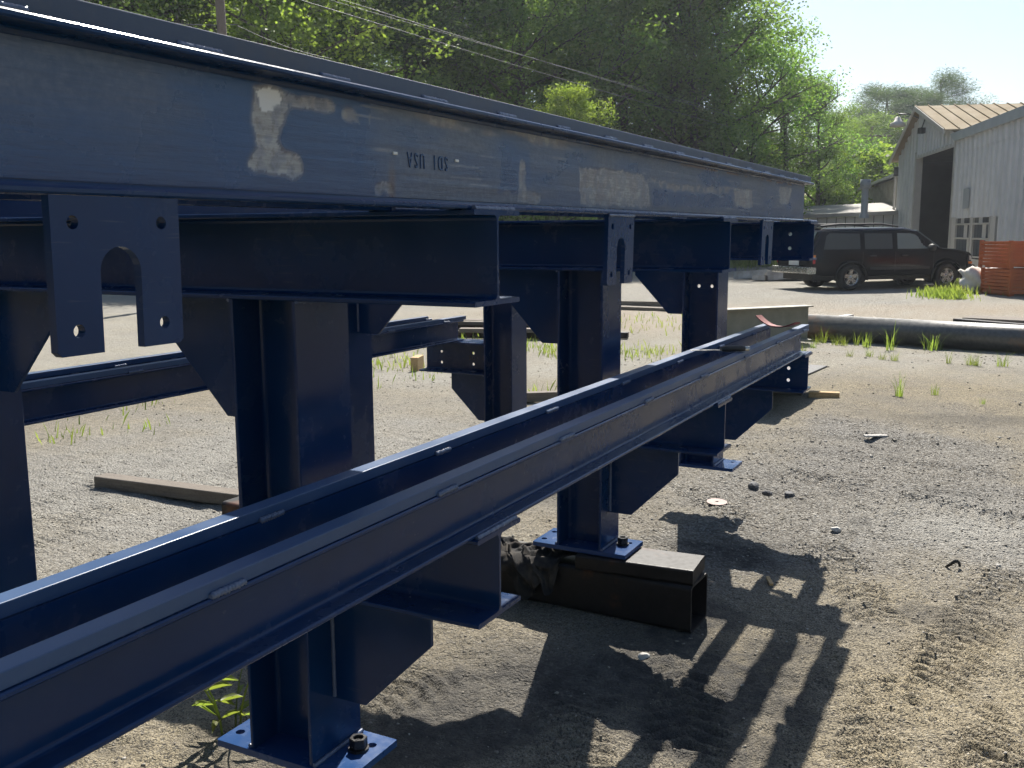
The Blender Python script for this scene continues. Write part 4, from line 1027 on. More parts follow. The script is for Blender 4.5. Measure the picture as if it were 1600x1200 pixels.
def side_pane(root, pts, mat, name, hwv, beltz, tumble, side, off=.006):
    vs = []
    for x, z in pts:
        y = hwv * .975 - (z - beltz) * tumble / .66 + off; vs.append((x, side * y, z))
    v2 = [(x, y - side * .012, z) for x, y, z in vs]; n = len(vs); mb = MB()
    mb.add(vs + v2, [tuple(range(n)), tuple(range(n, 2 * n))[::-1]] + [(i, (i + 1) % n, (i + 1) % n + n, i + n) for i in range(n)]); return mb.build(name, mat, root)
for sd_ in (-1, 1):
    side_pane(SUVE, [(.30, 1.22), (1.42, 1.22), (1.42, 1.68), (.50, 1.70), (.40, 1.62)], CGLASS, 'rear_quarter_window', .97, 1.17, .10, sd_)
    side_pane(SUVE, [(1.56, 1.22), (2.42, 1.22), (2.42, 1.68), (1.56, 1.69)], CGLASS, 'side_window', .97, 1.17, .10, sd_)
    side_pane(SUVE, [(2.58, 1.22), (3.70, 1.22), (3.62, 1.30), (3.15, 1.64), (2.98, 1.68), (2.58, 1.69)], CGLASSL, 'side_window', .97, 1.17, .10, sd_)
    for x in (1.49, 2.50, 3.72):            # door seams
        mb = MB(); mb.box((x - .006, sd_ * .968 - .004, .55), (x + .006, sd_ * .968 + .006, 1.14)); mb.build('door_seam', TRIMB, SUVE)
    for x in (1.70, 2.68):
        mb = MB(); mb.box((x, sd_ * .985 - .02, 1.00), (x + .2, sd_ * .985 + .02, 1.04)); me_ = mb.mesh('door_handle'); bevel_mesh(me_, .008); link('door_handle', me_, TRIMB, SUVE)
    mb = MB(); mb.box((1.72, sd_ * .965 - .012, .60), (3.60, sd_ * .965 + .016, .68)); mb.build('side_moulding', TRIMB, SUVE)
    mb = MB(); mb.tube([(.35, sd_ * .66, 1.90), (.9, sd_ * .68, 1.955), (2.2, sd_ * .68, 1.96), (2.75, sd_ * .66, 1.89)], [.03, .035, .035, .02], 8); mb.build('roof_rail', TRIMB, SUVE)
    mb = MB(); mb.box((.02, sd_ * .86 - .06, .98), (.20, sd_ * .93 + .04, 1.06)); mb.build('tail_lamp', AMBL, SUVE)
    mb = MB(); mb.box((.01, sd_ * .86 - .06, .80), (.20, sd_ * .93 + .042, .92)); mb.build('tail_lamp', REDL, SUVE)
    mb = MB(); mb.box((.015, sd_ * .86 - .06, .921), (.20, sd_ * .93 + .041, .979)); mb.build('tail_lamp', CLRL, SUVE)
    mb = MB(); mb.box((4.80, sd_ * .78 - .1, .86), (5.03, sd_ * .82 + .05, .99)); mb.build('head_lamp', CLRL, SUVE)
    mb = MB(); mb.box((4.82, sd_ * .80 - .1, .74), (5.035, sd_ * .84 + .03, .81)); mb.build('indicator', AMBL, SUVE)
    mb = MB(); mb.lathe([(0, -.10), (.09, -.08), (.12, 0), (.09, .07), (0, .08)], 12, lambda a, b, h: (3.55 + h, sd_ * 1.10 + a * 1.1, 1.25 + b)); mb.build('wing_mirror', TRIMB, SUVE)
    for xw in (wr, wf):
        wheel_on(SUVE, xw, sd_ * .845, rw, .26, 5)
        mb = MB(); N_ = 22; ri, ro = .455, .515
        vs = []; fs = []
        for k in range(N_ + 1):
            a = rad(-8 + 196 * k / N_)
            for r_, yy in ((ri, .95), (ri, 1.0), (ro, .995), (ro, .95)): vs.append((xw + r_ * math.cos(a), sd_ * yy, rw + r_ * math.sin(a) - .02))
        for k in range(N_):
            for j in range(4): fs.append((k * 4 + j, k * 4 + (j + 1) % 4, (k + 1) * 4 + (j + 1) % 4, (k + 1) * 4 + j))
        mb.add(vs, fs, True); mb.build('wheel_arch', BLACKP, SUVE)
mb = MB(); mb.extrude(rrect(-.17, .50, .10, .70, .04), lambda u, v, t: (u, t, v), -.93, .93); mb.build('rear_bumper', CHROME, SUVE)
mb = MB(); mb.extrude(rrect(4.86, .42, 5.13, .72, .06), lambda u, v, t: (u, t, v), -.90, .90); mb.build('front_bumper', TRIMB, SUVE)
mb = MB(); mb.add([(.00, -.72, 1.19), (.00, .72, 1.19), (.25, .66, 1.73), (.25, -.66, 1.73), (-.02, -.72, 1.20), (-.02, .72, 1.20), (.23, .66, 1.735), (.23, -.66, 1.735)], [(0, 1, 2, 3), (7, 6, 5, 4), (0, 4, 5, 1), (1, 5, 6, 2), (2, 6, 7, 3), (3, 7, 4, 0)]); mb.build('rear_window', CGLASSL, SUVE)
mb = MB(); mb.add([(3.32, -.70, 1.77), (3.32, .70, 1.77), (3.99, .80, 1.27), (3.99, -.80, 1.27), (3.34, -.70, 1.785), (3.34, .70, 1.785), (4.01, .80, 1.285), (4.01, -.80, 1.285)], [(0, 1, 2, 3), (7, 6, 5, 4), (0, 4, 5, 1), (1, 5, 6, 2), (2, 6, 7, 3), (3, 7, 4, 0)]); mb.build('windscreen', CGLASSL, SUVE)
mb = MB(); mb.box((.1, -.75, .3), (4.9, .75, .48)); mb.build('underbody', TRIMB, SUVE)
mb = MB(); mb.box((-.03, -.25, .74), (-.012, .25, .88)); mb.build('licence_plate', LABELW, SUVE)
mb = MB(); mb.box((.32, -.60, 1.86), (.46, .60, 1.885)); mb.build('roof_spoiler', TRIMB, SUVE)
# --- silver car behind it
CR = G(9.35, 29.9)
CARE = empty('parked_car', tuple(CR - hd * .2 + right * .2), math.atan2(hd.y, hd.x) + rad(4)); tag(CARE, 'dusty silver car mostly hidden behind the black SUV', 'car')
low = [(0, .36), (.3, .28), (4.4, .26), (4.7, .34)]; belt = [(0, .86), (.15, .92), (3.4, .92), (4.5, .78), (4.7, .62)]
top = [(0, .88), (.35, .98), (1.0, 1.40), (1.3, 1.45), (2.3, 1.45), (2.7, 1.38), (3.4, .98), (4.3, .90), (4.6, .78), (4.7, .64)]
hwc = [(0, .72), (.35, .86), (4.2, .86), (4.7, .70)]
car(CARE, 4.7, .95, 3.7, .31, hwc, low, belt, top, .20, SILVERP, .37)
for sd_ in (-1, 1):
    side_pane(CARE, [(.85, .98), (2.1, .98), (2.1, 1.34), (1.25, 1.34)], CGLASS, 'side_window', .86, .92, .155, sd_); side_pane(CARE, [(2.2, .98), (3.1, .98), (2.6, 1.30), (2.2, 1.34)], CGLASS, 'side_window', .86, .92, .155, sd_)
    for xw in (.95, 3.7): wheel_on(CARE, xw, sd_ * .75, .31, .2, 7)
    mb = MB(); mb.box((-.01, sd_ * .62 - .12, .66), (.14, sd_ * .68 + .1, .80)); mb.build('tail_lamp', REDL, CARE)
mb = MB(); mb.extrude(rrect(-.12, .30, .14, .58, .07), lambda u, v, t: (u, t, v), -.80, .80); mb.build('rear_bumper', SILVERP, CARE)
mb = MB(); mb.box((.2, -.7, .2), (4.5, .7, .3)); mb.build('underbody', TRIMB, CARE)

# ------------------------------------------------------------------ orange slatted crates
ORANGE = simple('orange_crate_paint', (.50, .13, .035), (.40, .10, .03), .55, 3)
CD = Vector(U); 
def crate(loc, rz, lab, wx=1.9, wy=1.15, h=.66):
    e = empty('metal_crate', loc, rz); tag(e, lab, 'crate', 'orange crates by the warehouse')
    n = 7
    for k in range(n):
        z0 = .06 + (h - .06) * k / n; z1 = z0 + (h - .06) / n * .80
        for nm, a, b in (('x0', (0, 0), (.03, wy)), ('x1', (wx - .03, 0), (wx, wy)), ('y0', (.031, 0), (wx - .031, .03)), ('y1', (.031, wy - .03), (wx - .031, wy))):
            mb = MB(); mb.box((a[0], a[1], z0), (b[0], b[1], z1)); mb.build('slat', ORANGE, e)
    for x, y in ((-.012, -.012), (wx - .06, -.012), (-.012, wy - .06), (wx - .06, wy - .06), (wx / 2, -.012)):
        mb = MB(); mb.box((x, y, 0), (x + .072, y + .072, h + .01)); mb.build('corner_post', ORANGE, e)
    mb = MB(); mb.box((.035, .035, .05), (wx - .035, wy - .035, .09)); mb.build('crate_floor', ORANGE, e)
    for k in range(3):
        mb = MB(); mb.box((.1 + k * .8, .1, 0), (.2 + k * .8, wy - .1, .049)); mb.build('runner', ORANGE, e)
    return e
cl = G(12.05, 23.6, 0); crz = math.atan2(-RGT.y, -RGT.x) + rad(8) + math.pi
c1 = crate((cl.x, cl.y, .0), crz, 'lower orange slatted metal crate at the right edge of the yard')
c2 = crate((cl.x - RGT.x * .05, cl.y - RGT.y * .05, .675), crz + rad(1.5), 'upper orange slatted metal crate stacked on the lower one')
mb = MB(); mb.box((.40, -.018, .38), (.62, -.013, .56)); o = mb.build('paper_label', LABELW, c1)
# white sacks
SACK = simple('white_sack', (.62, .60, .54), (.50, .47, .41), .8, 6, bump=.6, bscale=7)
def sack(r, f, s, lab, seed):
    bm = bmesh.new(); bmesh.ops.create_icosphere(bm, subdivisions=4, radius=1)
    for v in bm.verts:
        p = v.co; n = fbm(np.array([p.x * 1.7 + seed]), np.array([p.y * 1.7 + p.z * 2.1]), 4, seed)[0]
        k = .5 + .9 * n + .35 * abs(2 * n - 1); v.co = Vector((p.x * s[0] * k, p.y * s[1] * k, max(-.55, p.z) * s[2] * k))
    for f_ in bm.faces: f_.smooth = True
    me = bpy.data.meshes.new('sack'); bm.to_mesh(me); bm.free(); zmin = min(v.co.z for v in me.vertices)
    p = G(r, f, -zmin - .01); o = link('sack', me, SACK, loc=p, rz=seed); tag(o, lab, 'sack'); return o
sack(11.95, 25.2, (.42, .32, .36), 'crumpled white sack beside the SUV front wheel', 3)
sack(12.55, 25.6, (.50, .30, .34), 'crumpled white sack next to the orange crates', 5)
TERRA = simple('scrap_debris', (.32, .29, .25), (.5, .48, .45), .8, 4)
for k, (r, f) in enumerate(((8.2, 32.0), (8.5, 32.6), (8.0, 32.8), (8.8, 31.8))):
    mb = MB(); a = k * .7; c, s = math.cos(a), math.sin(a)
    mb.box((-.5 - .1 * k, -.2, 0), (.5, .2, .16 + .05 * k)); o = mb.build('rubble_block', TERRA, loc=G(r, f, 0), rz=a); o.rotation_euler = (.1 * k, .08, a)
    tag(o, ['front', 'middle', 'rearmost', 'rightmost'][k] + ' broken pale block in the rubble left of the silver car', 'rubble', 'rubble heap left of the cars')

# ------------------------------------------------------------------ steel stock lying in the yard
a, b = Vector((15.0, 3.05, .185)), Vector((14.15, -.9, .185)); b = a + (b - a) * 1.6
mb = MB(); d = (b - a); Lp = d.length; d.normalize(); sdv = Vector((-d.y, d.x, 0))
mb.lathe([(.185, 0), (.185, Lp), (.172, Lp), (.172, 0)], 40, lambda x, y, h: sdv * x + Vector((0, 0, y)) + d * h, closed=True)
po = mb.build('steel_pipe', PIPE, loc=a); tag(po, 'long grey steel pipe with rust stains lying across the yard', 'pipe')
ib = MB(); a = Vector((12.97, 3.75, 0)); b = Vector((14.3, 2.72, 0)); d = (b - a).normalized(); sdv = Vector((-d.y, d.x, 0)); Lb = (b - a).length
w_beam(ib, lambda u, v, t: sdv * u + d * t + Vector((0, 0, v + .05)), Lb, d=.50, bf=.22, tf=.018, tw=.012, rf=.02)
o = ib.build('steel_beam', OLIVE, loc=a); tag(o, 'dull olive steel I-beam lying behind the end of the lower rails', 'steel beam')
mb = MB(); mb.box((-.1, -.35, 0), (.1, .35, .0495)); o = mb.build('timber_bearer', WOOD, loc=a.lerp(b, .3), rz=math.atan2(d.y, d.x)); tag(o, 'short timber under the olive I-beam', 'timber')
def slab(name, mat, p, q, w, h, z, lab, cat, rollz=0, bev=.004):
    p = Vector(p); q = Vector(q); d = q - p; L = d.length; mb = MB(); mb.box((0, -w / 2, 0), (L, w / 2, h)); me = mb.mesh(name)
    if bev: bevel_mesh(me, bev, 1)
    o = link(name, me, mat, loc=(p.x, p.y, z), rz=math.atan2(d.y, d.x)); tag(o, lab, cat); return o
slab('plank', WOOD, (4.15, 5.17, 0), (4.26, 3.55, 0), .11, .075, .005, 'weathered timber lying on the ground behind the nearest column', 'plank')
slab('plank', WOOD, (8.15, 4.2, 0), (8.6, 3.6, 0), .10, .09, .0, 'short grey board on the ground behind the middle column', 'plank')
slab('wood_block', WOODY, (9.45, 6.26, 0), (9.72, 6.35, 0), .09, .16, .0, 'small yellow wood block standing in the grass beyond the back stub', 'wood block')
slab('wood_block', WOODY, (9.55, 1.78, 0), (9.6, 1.5, 0), .09, .07, .0, 'yellow timber offcut beside the end of the lower rails', 'wood block')
slab('shadow_plate', MILL, (8.35, 2.3, 0), (10.1, 2.15, 0), .9, .02, .24, 'unseen steel plate on timbers, added to cast a shadow behind the end of the lower rails', 'steel plate')  # unseen stand-in for whatever throws the straight-edged shadow on the gravel
slab('plank', WOOD, (8.7, 1.95, 0), (8.75, 2.6, 0), .12, .235, .0, 'front timber bearer added below the unseen shadow-casting plate', 'plank'); slab('plank', WOOD, (9.7, 1.85, 0), (9.75, 2.5, 0), .12, .235, .0, 'rear timber bearer added below the unseen shadow-casting plate', 'plank')
# pile of rusty sections and planks behind the back column
PILE = [((12.9, 7.9), (13.7, 5.6), .18, .10, .0, MILL), ((12.75, 7.6), (13.6, 5.5), .2, .06, .101, WOOD), ((13.2, 8.1), (13.9, 5.3), .15, .09, .0, MILL), ((13.2, 8.4), (13.9, 5.5), .2, .05, .162, WOOD), ((13.7, 8.2), (14.2, 5.8), .2, .14, .0, MILL), ((13.75, 8.6), (14.1, 5.9), .22, .05, .142, WOOD), ((13.0, 7.2), (14.3, 7.0), .16, .05, .214, WOOD)]
names = ['lowest front rusty bar of the pile behind the back column', 'front plank on the rusty pile behind the back column', 'second rusty bar of the pile behind the back column', 'upper plank on the rusty pile behind the back column', 'rearmost rusty bar of the pile behind the back column', 'rear plank of the pile behind the back column', 'crosswise top board of the pile behind the back column']
for (p, q, w, h, z, m), lab in zip(PILE, names): slab('stock_plank' if m is WOOD else 'stock_bar', m, (*p, 0), (*q, 0), w, h, z, lab, 'plank' if m is WOOD else 'steel bar')
PLT = simple('grey_plate', (.25, .25, .245), (.32, .31, .29), .5, 5, metal=.3)
def pt(px, f): v = px_pos(px, f); return (v.x, v.y, 0)
slab('steel_flat', PLT, pt(1262, 15.6), pt(1300, 15.2), .5, .10, 0, 'pale steel flats behind the left end of the pipe', 'steel plate')
slab('steel_flat', PLT, pt(1290, 15.5), pt(1335, 16.2), .12, .22, 0, 'upright pale steel flat behind the left end of the pipe', 'steel plate')
slab('steel_flat', MILL, pt(1325, 15.9), pt(1475, 14.9), .10, .10, 0, 'long dark bar lying behind the middle of the pipe', 'steel bar')
slab('steel_flat', WOOD, pt(1340, 16.5), pt(1480, 15.6), .25, .08, 0, 'long board lying behind the middle of the pipe', 'plank')
slab('steel_channel', MILL, pt(1502, 15.6), pt(1700, 13.9), .14, .20, 0, 'dark steel channel lying behind the right end of the pipe', 'steel channel')
slab('plank', WOOD, pt(1520, 16.4), pt(1700, 15.3), .55, .16, 0, 'pale planks lying beyond the dark channel at the right edge', 'plank')
slab('plank', WOOD, pt(968, 20.5), pt(1062, 19.8), .3, .06, 0, 'flat boards on the ground between middle and far columns', 'plank')
slab('plank', WOOD, pt(960, 21.5), pt(1075, 21), .15, .10, 0, 'long board further back between middle and far columns', 'plank')

# ------------------------------------------------------------------ small things
# rag draped over the tube
CLOTH = NT('dirty_black_cloth')
_n = CLOTH.noise(9, 5, .65); CLOTH.set(color=CLOTH.mix(CLOTH.ramp(_n, [(.45, 0.0), (.7, 1.0)]), (.012, .012, .013), (.075, .06, .045)), rough=.95, normal=CLOTH.bump(CLOTH.noise(160, 3), .25, .002))
nu, nv = 90, 60; vs = []; fs = []
for i in range(nu):
    for j in range(nv):
        u = i / (nu - 1); v = j / (nv - 1)            # u along the tube (Y), v from the far side of the top over and down the near face
        L = .34 * v; y = 1.60 + .42 * u + .05 * math.sin(v * 4 + 1)
        hang = .34 - .10 * abs(u - .62) * 2 - .09 * math.sin(u * 9.0) ** 2 - (.14 if u < .28 else 0)
        s = hang * v + .0
        topw = .15
        fold = .026 * math.sin(u * 30 + 4 * v + 2.5 * math.sin(u * 7 + 2 * v)) * (.35 + v) + .012 * math.sin(u * 71 - 9 * v) + .06 * (float(fbm(np.array([u * 7.0]), np.array([v * 6.0]), 4, 91)[0]) - .42)
        if s < topw: x = 3.70 - .107 + (topw - s); z = .203 + .016 + .8 * max(-.012, fold)
        else:
            x = 3.70 - .107 - .020 - .6 * max(-.02, fold) * (1 if z > 0 else 1); z = .205 - (s - topw)
        if topw - .03 < s < topw + .03:
            t_ = (s - topw + .03) / .06; x = 3.70 - .107 + .03 - .055 * t_ - .4 * max(-.01, fold); z = .215 - .032 * t_ * t_
        vs.append((x + .022 * (y - 1.1), y + .03 * math.sin(v * 6 + u * 9), max(.012, z)))
for i in range(nu - 1):
    for j in range(nv - 1):
        fs.append((i * nv + j, (i + 1) * nv + j, (i + 1) * nv + j + 1, i * nv + j + 1))
mb = MB(); mb.add(vs, fs, True); o = mb.build('rag', CLOTH.m); tag(o, 'dirty black rag draped over the square tube', 'rag')
# scraper on the rails
KN = empty('scraper', (4.03, 1.12, 1.094), math.atan2(1.05 - 1.18, 4.073 - 3.987)); tag(KN, 'scraper with black handle and thin blade lying across the lower rails', 'scraper')
mb = MB(); mb.tube([(.0, 0, .014), (.02, 0, .015), (.09, 0, .016), (.105, 0, .014)], [.009, .013, .014, .010], 10); mb.build('handle', TRIMB, KN)
mb = MB(); mb.tube([(.105, 0, .014), (.122, 0, .014)], .011, 10); mb.build('end_cap', CHROME, KN)
mb = MB(); mb.box((-.13, -.011, .009), (.002, .011, .0115)); mb.build('blade', CHROME, KN)
# red curved strip
REDS = simple('red_fibre', (.26, .055, .05), (.20, .045, .04), .7, 20)
mb = MB(); n = 16; vs = []; fs = []
for k in range(n + 1):
    t = k / n; p = Vector((5.27, 1.262, 1.0955)).lerp(Vector((5.14, 1.03, 1.0955)), t); z = .055 * (2 * t - 1) ** 2 * (.9 if t < .5 else .55) + .001
    w = Vector((.02, -.011, 0))
    for o_, dz in ((-1, 0), (1, 0), (1, .006), (-1, .006)): vs.append(p + w * o_ + Vector((0, 0, z + dz)))
for k in range(n):
    for j in range(4): fs.append((4 * k + j, 4 * k + (j + 1) % 4, 4 * k + 4 + (j + 1) % 4, 4 * k + 4 + j))
mb.add(vs, fs); mb.add(vs[:4], [(0, 1, 2, 3)]); mb.add(vs[-4:], [(3, 2, 1, 0)]); o = mb.build('fibre_strip', REDS); tag(o, 'dark red curved strip lying across the far end of the lower rails', 'strip')
# pink sanding disc, black hose bit, pale scraps, single stones
PINK = simple('pink_disc', (.46, .35, .31), (.40, .30, .27), .8, 30)
mb = MB(); mb.extrude(circ(0, 0, .060, 40), lambda u, v, t: (u, v, t + .05 * u * v), 0, .003, [circ(0, 0, .011, 12, True)]); o = mb.build('sanding_disc', PINK, loc=(5.55, 1.54, gz(5.55, 1.54) + .012)); o.rotation_euler = (.03, -.05, 0); tag(o, 'pale pink sanding disc lying on the sand', 'disc')
mb = MB(); mb.tube([(0.02, .06, .0), (.0, .045, .012), (-.005, .02, .03), (.005, .0, .045), (.02, -.02, .045), (.03, -.035, .03), (.03, -.04, .012)], [.006, .009, .011, .012, .012, .011, .010], 10); o = mb.build('hose_offcut', RUBBER, loc=(4.95, .21, gz(4.95, .21))); o.scale = (.62, .62, .8); tag(o, 'curled black hose offcut on the sand at right', 'hose')
def stone(x, y, s, mat, lab, seed, flat=.6):
    bm = bmesh.new(); bmesh.ops.create_icosphere(bm, subdivisions=2, radius=1); r_ = random.Random(seed)
    pl = [(Vector((r_.gauss(0, 1), r_.gauss(0, 1), r_.gauss(0, 1))).normalized(), r_.uniform(.55, .85)) for _ in range(9)]
    for v in bm.verts:
        for n, dd in pl:
            k = v.co.dot(n)
            if k > dd: v.co -= n * (k - dd)
        v.co = Vector((v.co.x * s, v.co.y * s * .75, v.co.z * s * flat))
    me = bpy.data.meshes.new('stone'); bm.to_mesh(me); bm.free()
    o = link('stone', me, mat, loc=(x, y, gz(x, y) + s * flat * .35), rz=seed); tag(o, lab, 'stone'); return o
DST = simple('dark_stone', (.07, .07, .075), (.11, .105, .10), .8, 20, bump=.3); PST = simple('pale_stone', (.50, .48, .44), (.40, .37, .33), .8, 20, bump=.3)
stone(3.33, 1.19, .028, PST, 'pale stone at the edge of the frame shadow', 2); stone(4.42, 1.42, .03, PST, 'angular white stone in the shadow right of the steel tube', 7, .35)
stone(6.02, 1.44, .05, DST, 'dark stone nearest the far base plate', 3); stone(5.93, 1.33, .04, DST, 'middle of three dark stones beside the far base plate', 4); stone(5.92, 1.19, .045, DST, 'right one of three dark stones by the far base plate', 5)
stone(5.32, .82, .03, PST, 'pale stone on the gravel right of the sanding disc', 8); stone(7.35, -.22, .05, DST, 'dark rock near the right edge of the yard', 9); stone(5.1, .02, .018, PST, 'small pale stone beside the hose offcut', 10)
mb = MB(); mb.box((-.09, -.02, 0), (.09, .02, .012)); o = mb.build('wood_chip', PST, loc=(7.9, .95, gz(7.9, .95) + .006), rz=-1.1); tag(o, 'white splinter on the gravel near the ruts', 'splinter')
mb = MB(); mb.box((-.05, -.008, 0), (.05, .008, .01)); o = mb.build('wood_chip', WOODY, loc=(4.35, .95, gz(4.35, .95) + .004), rz=.4); tag(o, 'small pale wood chip beside the frame shadow', 'splinter')

# loose gravel and grit
rs = np.random.RandomState(5)
def gravel_obj(name, n, xr, yr, smin, smax, seed, gate):
    rs = np.random.RandomState(seed)
    bm = bmesh.new(); bmesh.ops.create_icosphere(bm, subdivisions=1, radius=1); B = np.array([v.co[:] for v in bm.verts]); F = np.array([[v.index for v in f.verts] for f in bm.faces]); bm.free()
    X = rs.uniform(*xr, n * 4); Y = rs.uniform(*yr, n * 4)
    g = gate(X, Y); keep = rs.rand(len(X)) < g; X = X[keep][:n]; Y = Y[keep][:n]; n = len(X)
    S = smin * (smax / smin) ** (rs.rand(n) ** 2.2)
    Z = gheight(X, Y)
    J = 1 + rs.uniform(-.35, .25, (n, len(B), 1)); A = rs.uniform(0, 6.28, n); sc = rs.uniform(.5, 1, (n, 1, 3)); sc[:, :, 2] *= .5
    P = B[None] * J * sc * S[:, None, None]; c, s = np.cos(A)[:, None], np.sin(A)[:, None]
    x = P[..., 0] * c - P[..., 1] * s; y = P[..., 0] * s + P[..., 1] * c
    V = np.stack([x + X[:, None], y + Y[:, None], P[..., 2] + (Z + S * .2)[:, None]], -1)
    me = bpy.data.meshes.new(name); me.vertices.add(n * len(B)); me.vertices.foreach_set('co', V.astype(np.float32).ravel())
    FF = (F[None] + (np.arange(n) * len(B))[:, None, None]).reshape(-1, 3)
    me.loops.add(FF.size); me.loops.foreach_set('vertex_index', FF.ravel().astype(np.int32)); me.polygons.add(len(FF)); me.polygons.foreach_set('loop_start', (np.arange(len(FF)) * 3).astype(np.int32)); me.update(calc_edges=True)
    o = link(name, me, STONE); return o
def gate_near(X, Y):
    a = np.exp(-(((X - 6.3) / 1.5) ** 2 + ((Y - .6) / 1.1) ** 2)) + .9 * np.exp(-(((X - 5.5) / .9) ** 2 + ((Y + .1) / 1.2) ** 2)) + .8 * np.exp(-(((X - 4.9) / .6) ** 2 + ((Y - 1.3) / .5) ** 2)) + .6 * np.exp(-(((X - 4.6) / 2.2) ** 2 + ((Y - 4.2) / 1.6) ** 2))
    return np.clip(.16 + a, 0, 1)
g1 = gravel_obj('gravel', 30000, (1.7, 8.5), (-1.3, 6.0), .0025, .011, 1, gate_near); tag(g1, 'loose grey gravel and grit scattered over the sandy yard', 'gravel', kind='stuff')
g2 = gravel_obj('gravel', 6000, (6, 17), (-3, 10), .006, .020, 2, lambda X, Y: np.clip(.15 + sstep(.45, .65, fbm(X * .7, Y * .7, 4, 31)), 0, 1)); tag(g2, 'coarser gravel scattered across the yard farther back', 'gravel', kind='stuff')

# ------------------------------------------------------------------ grass and weeds
def tuft(seed, n, h, spread, w=.006, curve=.5):
    rs = np.random.RandomState(seed); vs = []; fs = []
    for k in range(n):
        a = rs.uniform(0, 6.28); r = spread * rs.rand() ** .7; x, y = r * math.cos(a), r * math.sin(a); L = h * rs.uniform(.45, 1.1); a2 = a + rs.normal() * .7; cv = curve * rs.uniform(.3, 1.2)
        px_, py_ = -math.sin(a2), math.cos(a2); b = len(vs); ww = w * rs.uniform(.7, 1.4)
        for j in range(4):
            t = j / 3; ex = L * cv * t * t; wz_ = ww * (1 - t * .85); X_ = x + math.cos(a2) * ex; Y_ = y + math.sin(a2) * ex; Z_ = L * t * (1 - .3 * cv * t)
            vs += [(X_ - px_ * wz_, Y_ - py_ * wz_, Z_), (X_ + px_ * wz_, Y_ + py_ * wz_, Z_)]
        for j in range(3): fs.append((b + 2 * j, b + 2 * j + 1, b + 2 * j + 3, b + 2 * j + 2))
    mb = MB(); mb.add(vs, fs, True); return mb.mesh('blades', False)
TUFT = [tuft(s, 40, .34, .10, .0042) for s in (1, 2, 3)] + [tuft(4, 18, .48, .06, .006, .35)]
for m in TUFT: m.materials.append(GRASSM)
def grass_tuft(px, py, s, lab, k=0, group='grass tufts along the pipe'):
    d = RW @ np.array([px - 800, py - 600, 1520.0]); t = -1.6 / d[2]; x, y = d[0] * t, d[1] * t
    o = link('grass_tuft', TUFT[k % 4], None, loc=(x, y, gz(x, y) - .005), rz=px * .37); o.scale = (s * .9, s * .9, s * .72); tag(o, lab, 'grass tuft', group); return o
TL = sorted(((1275, 538, .75), (1287, 536, .8), (1306, 540, .85), (1318, 540, .7), (1338, 540, .7), (1352, 543, .9), (1358, 558, .6), (1378, 563, .55), (1391, 548, 1.15), (1398, 565, .6), (1327, 558, .5), (1455, 547, 1.1), (1468, 546, .5), (1482, 569, .55), (1518, 572, .8), (1526, 573, .55), (1565, 574, .85), (1253, 552, .7), (1271, 545, .5)))
ONAMES = 'first second third fourth fifth sixth seventh eighth ninth tenth eleventh twelfth thirteenth fourteenth fifteenth sixteenth seventeenth eighteenth nineteenth'.split()
for i, (px, py, s) in enumerate(TL):
    grass_tuft(px, py, s, ONAMES[i] + ' grass tuft from the left in front of the steel pipe', i)
grass_tuft(1404, 622, .75, 'taller of two lone grass tufts on the gravel before the pipe', 3, None); grass_tuft(1462, 618, .5, 'smaller of two lone grass tufts on the gravel before the pipe', 0, None)
grass_tuft(1535, 637, .3, 'tiny grass tuft near the white splinter', 1, None)
# the rest: patches that nobody could count
def patch(name, centers, n, h, seed, lab):
    rs = np.random.RandomState(seed); vs = []; 
    Vq = []
    for (x0, y0, sx, sy, wt) in centers:
        m = int(n * wt); X = x0 + rs.normal(size=m) * sx; Y = y0 + rs.normal(size=m) * sy; Z = gheight(X, Y)
        L = h * rs.uniform(.4, 1.2, m); a = rs.uniform(0, 6.28, m); cv = rs.uniform(.1, .6, m) * L; w = .0045 * (1 + .04 * np.hypot(X, Y))
        p = np.stack([X, Y, Z], -1); sx_ = np.stack([-np.sin(a), np.cos(a), 0 * a], -1) * w[:, None]; tip = p + np.stack([np.cos(a) * cv, np.sin(a) * cv, L], -1); mid = p + np.stack([np.cos(a) * cv * .3, np.sin(a) * cv * .3, L * .55], -1)
        Vq.append(np.stack([p - sx_, p + sx_, mid + sx_ * .8, tip], 1))
    me = quads_mesh(name, np.concatenate(Vq)); o = link(name, me, GRASSM); tag(o, lab, 'grass', kind='stuff'); return o
def gp(px, py):
    d = RW @ np.array([px - 800, py - 600, 1520.0]); t = -1.6 / d[2]; return d[0] * t, d[1] * t
C = [(*gp(1525, 452), 1.1, .35, 1.6), (*gp(1540, 440), 1.4, .5, 1.2), (*gp(1470, 464), .5, .25, .4), (*gp(1490, 466), .35, .2, .4), (*gp(1460, 462), .3, .2, .3)]
patch('grass', C, 700, .24, 11, 'bright grass around the white sacks and orange crates')
C = [(*gp(x, y), sx, sy, w) for x, y, sx, sy, w in ((1000, 506, .9, .9, .5), (1040, 508, .9, .9, .4), (1010, 552, .35, .35, .4), (985, 555, .3, .3, .35), (850, 548, .3, .4, .35), (835, 540, .3, .3, .3), (820, 545, .3, .3, .3), (865, 556, .2, .3, .25), (630, 570, .5, .5, .4), (660, 560, .4, .4, .3), (610, 580, .3, .3, .25), (680, 592, .25, .25, .12), (730, 528, .8, .2, .35), (843, 615, .12, .12, .12), (640, 530, .8, .8, .2), (200, 640, .25, .25, .10), (130, 680, .2, .2, .10), (90, 690, .2, .2, .08), (240, 670, .2, .2, .08), (585, 610, .1, .1, .07))]
patch('grass', C, 170, .13, 12, 'thin yellow-green grass tufts scattered over the yard behind the trestle')
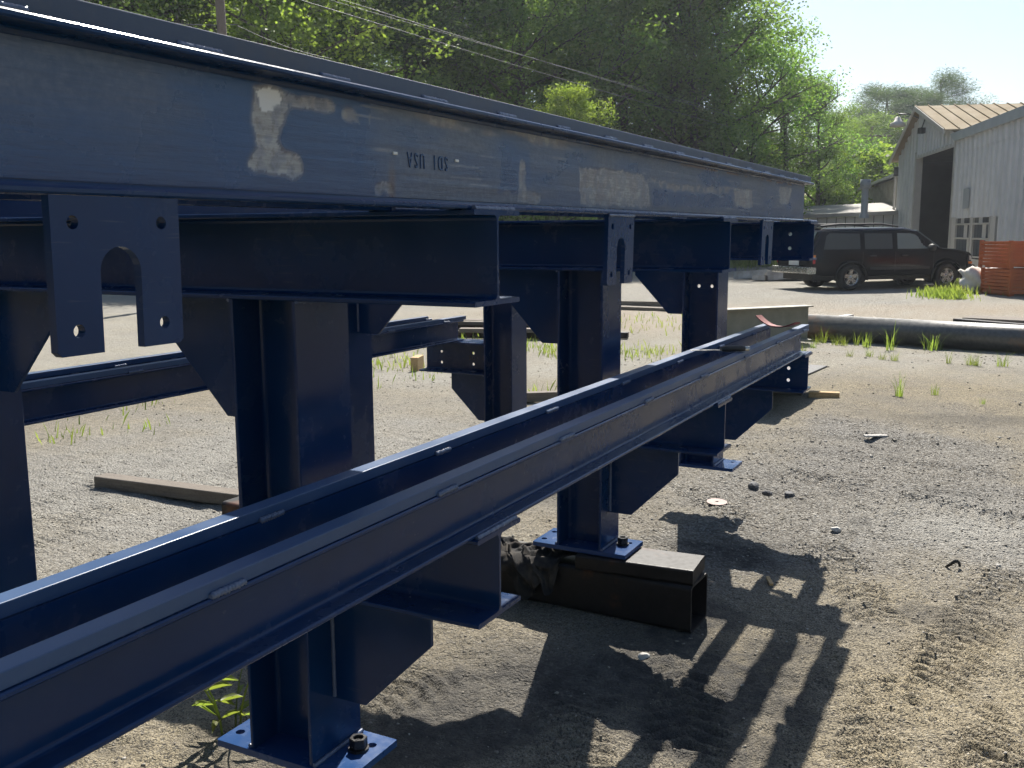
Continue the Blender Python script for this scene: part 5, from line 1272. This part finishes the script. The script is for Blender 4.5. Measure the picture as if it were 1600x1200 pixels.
C = [(*(lambda v: (v.x, v.y))(px_pos(px, 28 + 20.5 * px / 1330)), 1.6, 1.6, 1.0) for px in range(-60, 1330, 40)]
patch('grass', C, 420, .38, 13, 'strip of grass along the foot of the wood')
# weed by the nearest column
WD = empty('weed_plant', (2.2, 2.2, gz(2.2, 2.2))); tag(WD, 'young green weed growing beside the nearest base plate', 'weed')
rs = np.random.RandomState(21); mb = MB()
for k in range(4):
    a = rs.uniform(0, 6.28); h = rs.uniform(.2, .36); pts = [(math.cos(a) * .12 * t * t + .03 * math.cos(a), math.sin(a) * .12 * t * t + .03 * math.sin(a), h * t) for t in np.linspace(0, 1, 6)]
    mb = MB(); mb.tube(pts, [.004 * (1 - .6 * t) for t in np.linspace(0, 1, 6)], 6); mb.build('stem', GRASSM, WD)
    for j in range(6):
        p = Vector(pts[1 + j % 5]); aa = rs.uniform(0, 6.28); L = rs.uniform(.05, .13); w = L * .11; up = rs.uniform(.2, .9)
        d = Vector((math.cos(aa), math.sin(aa), up)).normalized(); s_ = d.cross(Vector((0, 0, 1))).normalized() * w; q = d.cross(s_).normalized()
        vs = [p, p + d * L * .35 + s_ - q * .004, p + d * L * .7 + s_ * .7 - q * .002 - Vector((0, 0, .1 * L)), p + d * L - Vector((0, 0, .3 * L)), p + d * L * .7 - s_ * .7 - q * .002 - Vector((0, 0, .1 * L)), p + d * L * .35 - s_ - q * .004]
        mb = MB(); mb.add(vs, [(0, 1, 2, 3), (0, 3, 4, 5)], True); mb.build('leaf', GRASSM, WD, fix=False)

# ------------------------------------------------------------------ summer haze
mb = MB(); mb.box((-120, -160, -1.2), (190, 160, 26)); hz = mb.build('haze', None); tag(hz, 'thin pale summer haze filling the air over the yard', 'haze', kind='stuff')
hm = bpy.data.materials.new('haze_air'); hm.use_nodes = True; hn = hm.node_tree.nodes; hn.remove(hn['Principled BSDF'])
pv = hn.new('ShaderNodeVolumePrincipled'); pv.inputs['Color'].default_value = (.86, .92, 1.0, 1); pv.inputs['Density'].default_value = .00055; pv.inputs['Anisotropy'].default_value = .35
hm.node_tree.links.new(pv.outputs[0], hn['Material Output'].inputs['Volume']); hz.data.materials.append(hm)
